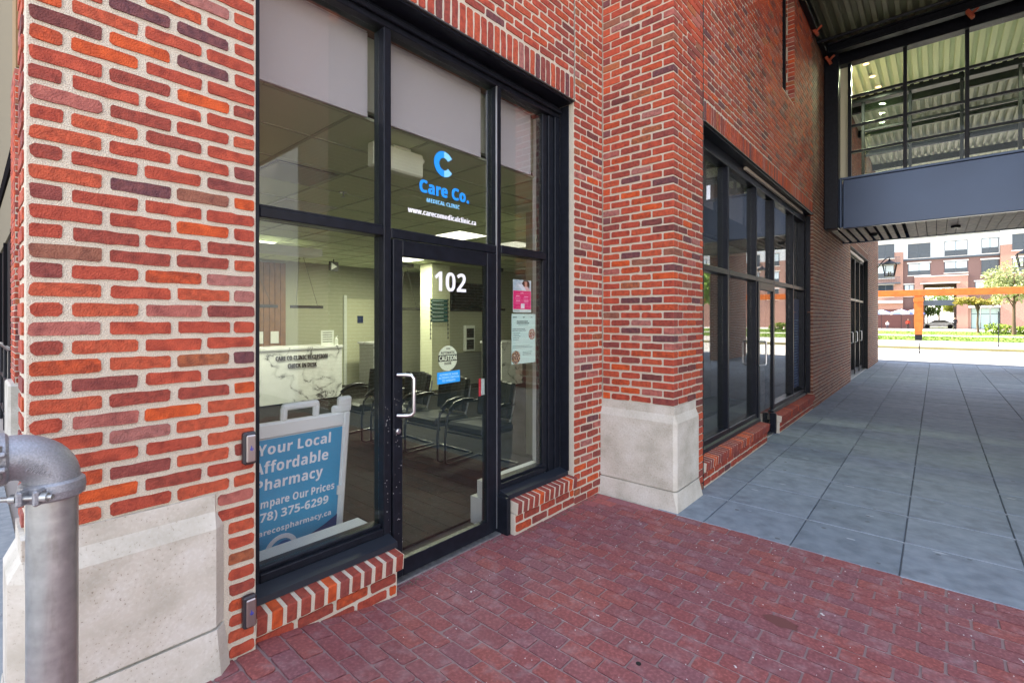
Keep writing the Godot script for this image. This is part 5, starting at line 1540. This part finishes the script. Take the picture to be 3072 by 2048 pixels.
func pharmacy_sign() -> void:
	var t := thing("sandwich_board", "white plastic sidewalk sign with blue pharmacy panel inside the left window", "sign", Vector3(-3.06, 0.017, -1.355))
	var tilt := Basis(Vector3(0, 0, 1), -0.125)   # the panel leans towards the glass at its top
	var B := tilt * FACE_X
	var pl := mat("white_plastic", lin(0.80, 0.84, 0.80), 0.5)
	var F := func(called: String, s0: float, s1: float, y0: float, y1: float, d0: float, d1: float, m: Material) -> void:
		put(t, called, boxm(Vector3(s1 - s0, y1 - y0, d1 - d0), 0.012 if d1 - d0 > 0.02 else 0.001), m, Transform3D(B, B * Vector3((s0 + s1) * 0.5, (y0 + y1) * 0.5, (d0 + d1) * 0.5)))
	F.call("frame", -0.335, -0.29, 0.05, 1.0, -0.02, 0.02, pl)
	F.call("frame", 0.29, 0.335, 0.05, 1.0, -0.02, 0.02, pl)
	F.call("frame", -0.292, 0.292, 0.905, 1.0, -0.02, 0.02, pl)
	F.call("frame", -0.292, 0.292, 0.0, 0.075, -0.02, 0.02, pl)
	F.call("backing", -0.292, 0.292, 0.075, 0.905, -0.016, 0.004, pl)
	F.call("ear", -0.338, -0.245, 0.995, 1.10, -0.022, 0.022, pl)
	F.call("ear", 0.245, 0.338, 0.995, 1.10, -0.022, 0.022, pl)
	F.call("ear", 0.205, 0.25, 0.995, 1.045, -0.018, 0.018, pl)
	F.call("handle", -0.12, -0.08, 0.995, 1.085, -0.018, 0.018, pl)
	F.call("handle", 0.08, 0.12, 0.995, 1.085, -0.018, 0.018, pl)
	F.call("handle", -0.115, 0.115, 1.06, 1.10, -0.02, 0.02, pl)
	F.call("clip", 0.27, 0.30, 0.44, 0.50, 0.012, 0.024, pl)
	var bt := noise("panelblend", 0.002, grey(0.9), grey(1.0))
	F.call("blue_panel", -0.285, 0.285, 0.08, 0.90, 0.005, 0.010, mat("panel_blue", lin(0.05, 0.38, 0.64), 0.45, 0.0, bt, 0.5))
	var navy := Mb.new()
	navy.prism(PackedVector2Array([Vector2(-0.285, 0.08), Vector2(0.285, 0.08), Vector2(0.285, 0.30), Vector2(0.20, 0.255), Vector2(0.05, 0.20), Vector2(-0.12, 0.16), Vector2(-0.285, 0.14)]), 0.0105, 0.0122)
	put(t, "navy_sweep", navy.mesh(), mat("panel_navy", lin(0.012, 0.05, 0.17), 0.45), Transform3D(B, Vector3.ZERO))
	var ring := Mb.new()
	ring.prism(arc(0.10, 0.072, 0.35, TAU - 0.35), 0.0125, 0.0150)
	put(t, "round_logo", ring.mesh(), mat("white_print", lin(0.85, 0.87, 0.88), 0.5), Transform3D(B, B * Vector3(-0.075, 0.185, 0)))
	var ring2 := Mb.new()
	ring2.prism(arc(0.055, 0.03, 0.4, 3.9), 0.0125, 0.0150)
	put(t, "round_logo", ring2.mesh(), mat("panel_mid", lin(0.02, 0.13, 0.36), 0.5), Transform3D(B, B * Vector3(-0.06, 0.185, 0)))
	var L := func(s: String, s0: float, s1: float, y0: float, y1: float, bold: bool) -> void:
		text(t, "lettering", s, mats["white_print"], s1 - s0, y1 - y0, B * Vector3((s0 + s1) * 0.5, (y0 + y1) * 0.5, 0.0125), B, bold)
	L.call("Your Local", -0.245, 0.205, 0.808, 0.877, true)
	L.call("Affordable", -0.262, 0.195, 0.697, 0.770, true)
	L.call("Pharmacy", -0.245, 0.165, 0.570, 0.662, true)
	L.call("Compare Our Prices", -0.285 + 0.005, 0.252, 0.468, 0.536, true)
	L.call("(578) 375-6299", -0.275, 0.215, 0.388, 0.452, true)
	L.call("carecospharmacy.ca", -0.240, 0.240, 0.298, 0.345, true)

func arc(ro: float, ri: float, a0: float, a1: float) -> PackedVector2Array:
	var p := PackedVector2Array()
	var n := 28
	for i in n + 1:
		var a := lerpf(a0, a1, float(i) / n)
		p.append(Vector2(cos(a), sin(a)) * ro)
	for i in n + 1:
		var a := lerpf(a1, a0, float(i) / n)
		p.append(Vector2(cos(a), sin(a)) * ri)
	return p

# ---------------------------------------------------------------- lettering, stickers and posters on the glass
func poster(label: String, tex: Image, w: float, h: float, at: Vector3, group: String) -> void:
	var t := thing("poster", label, "poster", at, group)
	bx(t, "paper", Vector3(-0.0012, 0, -w * 0.5), Vector3(-0.0004, h, w * 0.5), mat("paper_back", lin(0.7, 0.7, 0.68), 0.8))
	var m := mat("print_%s" % label, Color.WHITE, 0.6)
	m.albedo_texture = ImageTexture.create_from_image(tex)
	var mb := Mb.new()
	for q in [[0, 1, 2], [0, 2, 3]]:
		var pts := [Vector3(0, h, w * 0.5), Vector3(0, h, -w * 0.5), Vector3(0, 0, -w * 0.5), Vector3(0, 0, w * 0.5)]
		mb.tri(pts[q[0]], pts[q[1]], pts[q[2]], Vector3.RIGHT, Vector3.RIGHT, Vector3.RIGHT)
		var uvs := [Vector2(0, 0), Vector2(1, 0), Vector2(1, 1), Vector2(0, 1)]
		# keep the corner order that tri() kept
		for k in 3:
			var p: Vector3 = mb.v[mb.v.size() - 3 + k]
			for j in 4:
				if p.is_equal_approx(pts[j]): mb.uv.append(uvs[j])
	put(t, "print", mb.mesh(), m)

func lines(im: Image, x: int, y: int, w: int, n: int, step: int, th: int, c: Color) -> void:
	for i in n:
		var xx := x
		var e := x + w - (rng.randi() % (w / 3 + 1))
		while xx < e:
			var l := rng.randi_range(4, 11)
			im.fill_rect(Rect2i(xx, y + i * step, mini(l, e - xx), th), c)
			xx += l + 2

func photo_disc(im: Image, cx: int, cy: int, r: int, cols: Array) -> void:
	var f := FastNoiseLite.new()
	f.seed = cx; f.frequency = 0.06
	for y in range(-r, r + 1):
		for x in range(-r, r + 1):
			if x * x + y * y <= r * r and cx + x >= 0 and cx + x < im.get_width() and cy + y >= 0 and cy + y < im.get_height():
				var k := clampf(f.get_noise_2d(x, y * 0.7) * 1.4 + 0.5, 0, 0.999)
				im.set_pixel(cx + x, cy + y, cols[int(k * cols.size())])

func window_signs() -> void:
	var white := mat("vinyl_white", lin(0.85, 0.85, 0.86), 0.5)
	var blue := mat("vinyl_blue", lin(0.012, 0.29, 0.90), 0.5)
	var sky := mat("vinyl_sky", lin(0.24, 0.62, 0.92), 0.5)
	var gx := -2.5505
	var t := thing("window_lettering", "blue and white clinic name and logo lettered on the glass above the door", "window lettering", Vector3(gx, 2.32, -2.18))
	var b := t.position
	var dark := mat("vinyl_navy", lin(0.01, 0.06, 0.16), 0.5)
	for q in [[arc(0.087, 0.043, PI * 0.5, PI * 1.5), blue, 0.0008], [arc(0.087, 0.043, 0.62, PI * 0.5), sky, 0.0008], [arc(0.087, 0.043, PI * 1.5, TAU - 0.62), sky, 0.0008], [arc(0.091, 0.039, 0.57, TAU - 0.57), dark, 0.0]]:
		var mb := Mb.new()
		mb.prism(q[0], q[2], q[2] + 0.0012)
		put(t, "emblem", mb.mesh(), q[1], Transform3D(FACE_X, Vector3(gx, 2.683, -2.18) - b))
	var al := func(s: String, m: Material, z0: float, z1: float, y0: float, y1: float, out: float, basis := FACE_X, bold := true) -> void:
		text(t, "lettering", s, m, z0 - z1, y1 - y0, Vector3(gx + out, (y0 + y1) * 0.5, (z0 + z1) * 0.5) - b, basis, bold, 0.0012)
	al.call("Care Co.", dark, -1.968, -2.418, 2.449, 2.541, 0.0)
	for k in [[-0.0022, -0.0018], [0.0022, -0.0018], [-0.0022, 0.0018], [0.0022, 0.0018]]:
		al.call("Care Co.", blue, -1.972 + k[0], -2.414 + k[0], 2.4535 + k[1], 2.5365 + k[1], 0.0014 + k[0] * 0.1 + k[1] * 0.05)
	al.call("MEDICAL CLINIC", sky, -2.03, -2.325, 2.397, 2.424, 0.0008)
	for k in [-0.0012, 0.0012]:
		al.call("www.carecomedicalclinic.ca", white, -1.878 + k, -2.487 + k, 2.304, 2.342, 0.0008 + k * 0.1)
	var n := thing("door_number", "large white number 102 on the clinic door glass", "number", Vector3(-2.5055, 1.80, -2.2))
	text(n, "lettering", "102", white, 0.284, 0.130, Vector3(0.001, 0.07, -0.003), FACE_X, true, 0.0012)
	var c := thing("caution_sticker", "round pale caution sticker for the automatic door", "sticker", Vector3(-2.514, 1.263, -2.184))
	var paper := mat("sticker_pale", lin(0.80, 0.90, 0.62), 0.6)
	var ink := mats["black_letter"] as StandardMaterial3D
	var ds := Mb.new()
	ds.lathe([[0.0, 0.001], [0.086, 0.001], [0.086, 0.0]], 40)
	put(c, "disc", ds.mesh(), paper, Transform3D(Basis(Vector3(0, 0, 1), Vector3(1, 0, 0), Vector3(0, 1, 0)), Vector3(0, 0.084, 0)))
	put(c, "band", boxm(Vector3(0.0012, 0.045, 0.170)), ink, Transform3D(Basis(), Vector3(0.0011, 0.086, 0)))
	text(c, "lettering", "CAUTION", paper, 0.156, 0.033, Vector3(0.0020, 0.086, 0), FACE_X, true, 0.0008)
	text(c, "lettering", "AUTOMATIC", ink, 0.125, 0.017, Vector3(0.0014, 0.123, 0), FACE_X, true, 0.0008)
	text(c, "lettering", "DOOR", ink, 0.062, 0.017, Vector3(0.0014, 0.049, 0), FACE_X, true, 0.0008)
	text(c, "lettering", "THINK", ink, 0.04, 0.008, Vector3(0.0014, 0.150, 0), FACE_X, true, 0.0008)
	var s := thing("door_sticker", "small blue automatic-door sticker under the round caution sticker", "sticker", Vector3(-2.5053, 1.178, -2.185))
	put(s, "label", boxm(Vector3(0.001, 0.080, 0.205)), mat("sticker_blue", lin(0.015, 0.30, 0.72), 0.5), Transform3D(Basis.from_euler(Vector3(0.02, 0, 0)), Vector3(0, 0.04, 0)))
	var ltr := mat("sticker_print", lin(0.35, 0.68, 0.88), 0.5)
	for k in 3:
		text(s, "lettering", ["AUTOMATIC DOOR", "ACTIVATE SWITCH", "TO OPERATE"][k], ltr, [0.165, 0.18, 0.12][k], 0.014, Vector3(0.0009, 0.060 - k * 0.021, 0), FACE_X, true, 0.0006)
	var rd := thing("red_label", "small red and white label at the lower right of the door glass", "sticker", Vector3(-2.515, 1.05, -2.505))
	bx(rd, "red_strip", Vector3(0, 0, 0.0), Vector3(0.001, 0.13, 0.024), mat("label_red", lin(0.55, 0.02, 0.04), 0.6))
	bx(rd, "white_strip", Vector3(0, 0.005, -0.036), Vector3(0.001, 0.125, 0.0), mat("label_white", lin(0.5, 0.58, 0.52), 0.6))
	# pink poster
	var im := Image.create(160, 184, false, Image.FORMAT_RGB8)
	im.fill(Color(0.80, 0.86, 0.88))
	var f := FastNoiseLite.new()
	f.frequency = 0.04
	for y in 62:
		for x in 160:
			var cc := Color(0.66, 0.76, 0.80).lerp(Color(0.80, 0.86, 0.86), clampf(f.get_noise_2d(x, y) + 0.5, 0, 1))
			var dx := (x - 112) / 34.0
			var dy := (y - 26) / 30.0
			if dx * dx + dy * dy < 1.0: cc = Color(0.17, 0.11, 0.10) if absf(dx) > 0.35 or dy < -0.6 else Color(0.78, 0.58, 0.48)
			if y > 36 and absf(x - 112) < 18 + (y - 36): cc = Color(0.86, 0.72, 0.70)
			if y > 24 and y < 60 and absf(x - 62 - (y - 24)) < 20: cc = Color(0.88, 0.92, 0.94)
			im.set_pixel(x, y, cc)
	im.fill_rect(Rect2i(2, 62, 156, 104), Color(0.90, 0.14, 0.46))
	im.fill_rect(Rect2i(0, 166, 160, 18), Color(0.82, 0.90, 0.86))
	lines(im, 66, 72, 30, 1, 8, 4, Color(1, 0.85, 0.92))
	for q in [[28, 90], [98, 92], [28, 116], [96, 118]]:
		lines(im, q[0], q[1], 40, 1, 8, 4, Color(1, 0.85, 0.92))
		lines(im, q[0] - 8, q[1] + 8, 56, 3, 5, 2, Color(0.97, 0.55, 0.75))
	im.fill_rect(Rect2i(68, 134, 32, 28), Color(0.93, 0.90, 0.92))
	lines(im, 8, 172, 60, 2, 5, 2, Color(0.3, 0.4, 0.4))
	poster("pink and pale-blue printed poster in the window right of the door", im, 0.232, 0.267, Vector3(-2.562, 1.670, -3.032), "")
	var im2 := Image.create(200, 270, false, Image.FORMAT_RGB8)
	im2.fill(Color(0.80, 0.92, 0.86))
	lines(im2, 10, 16, 40, 1, 5, 5, Color(0.25, 0.4, 0.36))
	lines(im2, 92, 16, 22, 1, 5, 5, Color(0.25, 0.4, 0.36))
	lines(im2, 158, 16, 26, 1, 5, 4, Color(0.4, 0.55, 0.5))
	lines(im2, 42, 38, 116, 2, 10, 6, Color(0.18, 0.30, 0.28))
	lines(im2, 54, 60, 100, 1, 6, 3, Color(0.4, 0.55, 0.5))
	lines(im2, 8, 80, 120, 2, 9, 4, Color(0.3, 0.42, 0.4))
	lines(im2, 14, 102, 60, 5, 9, 3, Color(0.35, 0.48, 0.45))
	lines(im2, 10, 172, 170, 2, 8, 3, Color(0.4, 0.55, 0.5))
	lines(im2, 90, 206, 95, 3, 8, 3, Color(0.4, 0.55, 0.5))
	photo_disc(im2, 170, 112, 30, [Color(0.45, 0.30, 0.22), Color(0.80, 0.60, 0.45), Color(0.62, 0.70, 0.62), Color(0.85, 0.85, 0.80), Color(0.55, 0.25, 0.2)])
	photo_disc(im2, 34, 234, 36, [Color(0.15, 0.13, 0.12), Color(0.85, 0.62, 0.30), Color(0.80, 0.82, 0.80), Color(0.55, 0.38, 0.25), Color(0.12, 0.12, 0.14)])
	poster("pale green notice with two round photos under the pink poster", im2, 0.305, 0.408, Vector3(-2.5625, 1.250, -3.052), "")
	var im3 := Image.create(64, 256, false, Image.FORMAT_RGB8)
	im3.fill(Color(0.06, 0.26, 0.55))
	lines(im3, 8, 60, 48, 24, 8, 3, Color(0.5, 0.72, 0.9))
	poster("tall blue printed poster in the last bay of the second shopfront", im3, 0.42, 1.55, Vector3(-1.846, 0.42, -9.66), "")

func button_plate(at: Vector3, label: String) -> void:
	var t := thing("door_button", label, "door button", at, "steel door-opener push plates")
	put(t, "housing", boxm(Vector3(0.034, 0.142, 0.056), 0.008), mat("black_plastic", lin(0.02, 0.018, 0.022), 0.4), Transform3D(Basis(), Vector3(0.017, 0.071, 0)))
	put(t, "push_plate", boxm(Vector3(0.012, 0.120, 0.040), 0.005), mat("brushed_plate", lin(0.40, 0.36, 0.34), 0.32, 0.9), Transform3D(Basis(), Vector3(0.038, 0.071, -0.001)))
	var bl := mat("print_blue", lin(0.03, 0.06, 0.45), 0.5)
	var ic := Mb.new()
	ic.xf = Transform3D(FACE_X, Vector3(0.0445, 0.070, -0.001))
	ic.prism(arc(0.0065, 0.0045, 2.4, 6.6), 0.0, 0.0012)
	ic.box(Vector3(-0.001, 0.004, 0.0006), Vector3(0.003, 0.012, 0.0012))
	ic.box(Vector3(0.003, 0.002, 0.0006), Vector3(0.008, 0.0025, 0.0012))
	ic.ball(Vector3(-0.001, 0.0125, 0.0006), Vector3(0.0022, 0.0022, 0.0006), 8, 4)
	put(t, "wheelchair_symbol", ic.mesh(), bl)

func small_things() -> void:
	button_plate(Vector3(-2.302, 0.974, -0.828), "upper steel door-opener button at waist height on the left pier")
	button_plate(Vector3(-2.302, 0.252, -0.828), "lower steel door-opener button near the ground on the left pier")
	# grooved steel pipe with elbow and couplings
	var galv := mat("galvanised_pipe", lin(0.50, 0.51, 0.50), 0.36, 0.7, noise("galv", 0.03, grey(0.80), grey(1.0), 512, 5, FastNoiseLite.TYPE_CELLULAR), 1.6)
	second(galv, noise("galvstreak", 0.02, Color(0.90, 0.895, 0.88), grey(1.0), 512, 4, FastNoiseLite.TYPE_SIMPLEX, [[0.4, grey(0.985)]]), 1.0)
	galv.uv2_scale = Vector3(3.0, 0.6, 3.0)
	var cast := mat("cast_fitting", lin(0.34, 0.35, 0.38), 0.5, 0.55, noise("castspeck", 0.12, grey(0.8), grey(1.0)), 2.0, noise("castbump", 0.2, grey(0), grey(1)), 0.08)
	var px := -1.775
	var pz := -0.152
	var t := thing("steel_pipe", "thick grey steel pipe with a bolted elbow standing before the left pier", "pipe", Vector3(px, 0.12, pz))
	var b := t.position
	var v := Mb.new()
	v.tube([Vector3(px, 0.10, pz) - b, Vector3(px, 1.185, pz) - b], 0.0520, 32)
	put(t, "riser", v.mesh(), galv)
	var e := Mb.new()
	var path := []
	var rb := 0.075
	path.append(Vector3(px, 1.165, pz) - b)
	for i in 11:
		var a := PI * 0.5 * i / 10.0
		path.append(Vector3(px, 1.185 + sin(a) * rb, pz + rb - cos(a) * rb) - b)
	path.append(Vector3(px, 1.185 + rb, pz + rb + 0.02) - b)
	e.tube(path, 0.0570, 28)
	put(t, "elbow", e.mesh(), cast)
	var hz := Mb.new()
	hz.tube([Vector3(px, 1.26, pz + rb + 0.01) - b, Vector3(px, 1.26, 1.6) - b], 0.0520, 28)
	put(t, "cross_pipe", hz.mesh(), galv)
	for k in 2:
		var c := put(t, "coupling", ring_clamp(), cast, Transform3D(Basis() if k == 0 else Basis(Vector3.RIGHT, PI / 2), (Vector3(px, 1.165, pz) if k == 0 else Vector3(px, 1.26, pz + rb + 0.032)) - b))
		for s in [-1.0, 1.0]:
			var lug := Mb.new()
			var dir := Vector3(0.80, 0, 0.60) if k == 0 else Vector3(1.0, 0, -0.1)
			lug.xf = Transform3D(Basis(Vector3.UP, -atan2(dir.z, dir.x)), Vector3.ZERO)
			lug.box(Vector3(0.074, 0, 0.018 * s), Vector3(0.040, 0.040, 0.014), 0.005)
			put(c, "lug", lug.mesh(), cast)
		var bo := Mb.new()
		var d2 := Vector3(0.80, 0, 0.60) if k == 0 else Vector3(1.0, 0, -0.1)
		bo.xf = Transform3D(Basis(Vector3.UP, -atan2(d2.z, d2.x)), Vector3.ZERO)
		bo.tube([Vector3(0.080, 0, -0.05), Vector3(0.080, 0, 0.065)], 0.0065, 8)
		bo.tube([Vector3(0.080, 0, 0.026), Vector3(0.080, 0, 0.040)], 0.012, 6)
		bo.tube([Vector3(0.080, 0, -0.040), Vector3(0.080, 0, -0.026)], 0.012, 6)
		put(c, "bolt", bo.mesh(), galv)
	var emb := Basis(Vector3.RIGHT, -0.55) * FACE_X
	text(t, "cast_lettering", "Victaulic", cast, 0.056, 0.017, Vector3(px + 0.0570, 1.246, pz + 0.040) - b, emb, true, 0.005)
	text(t, "cast_lettering", "FireLock", cast, 0.050, 0.015, Vector3(px + 0.0562, 1.226, pz + 0.030) - b, emb, true, 0.005)

func ring_clamp() -> Mesh:
	if not shapes.has("ring_clamp"):
		var l := Mb.new()
		l.lathe([[0.052, -0.024], [0.060, -0.024], [0.066, -0.018], [0.068, 0.0], [0.066, 0.018], [0.060, 0.024], [0.052, 0.024]], 30)
		shapes["ring_clamp"] = l.mesh()
	return shapes["ring_clamp"]
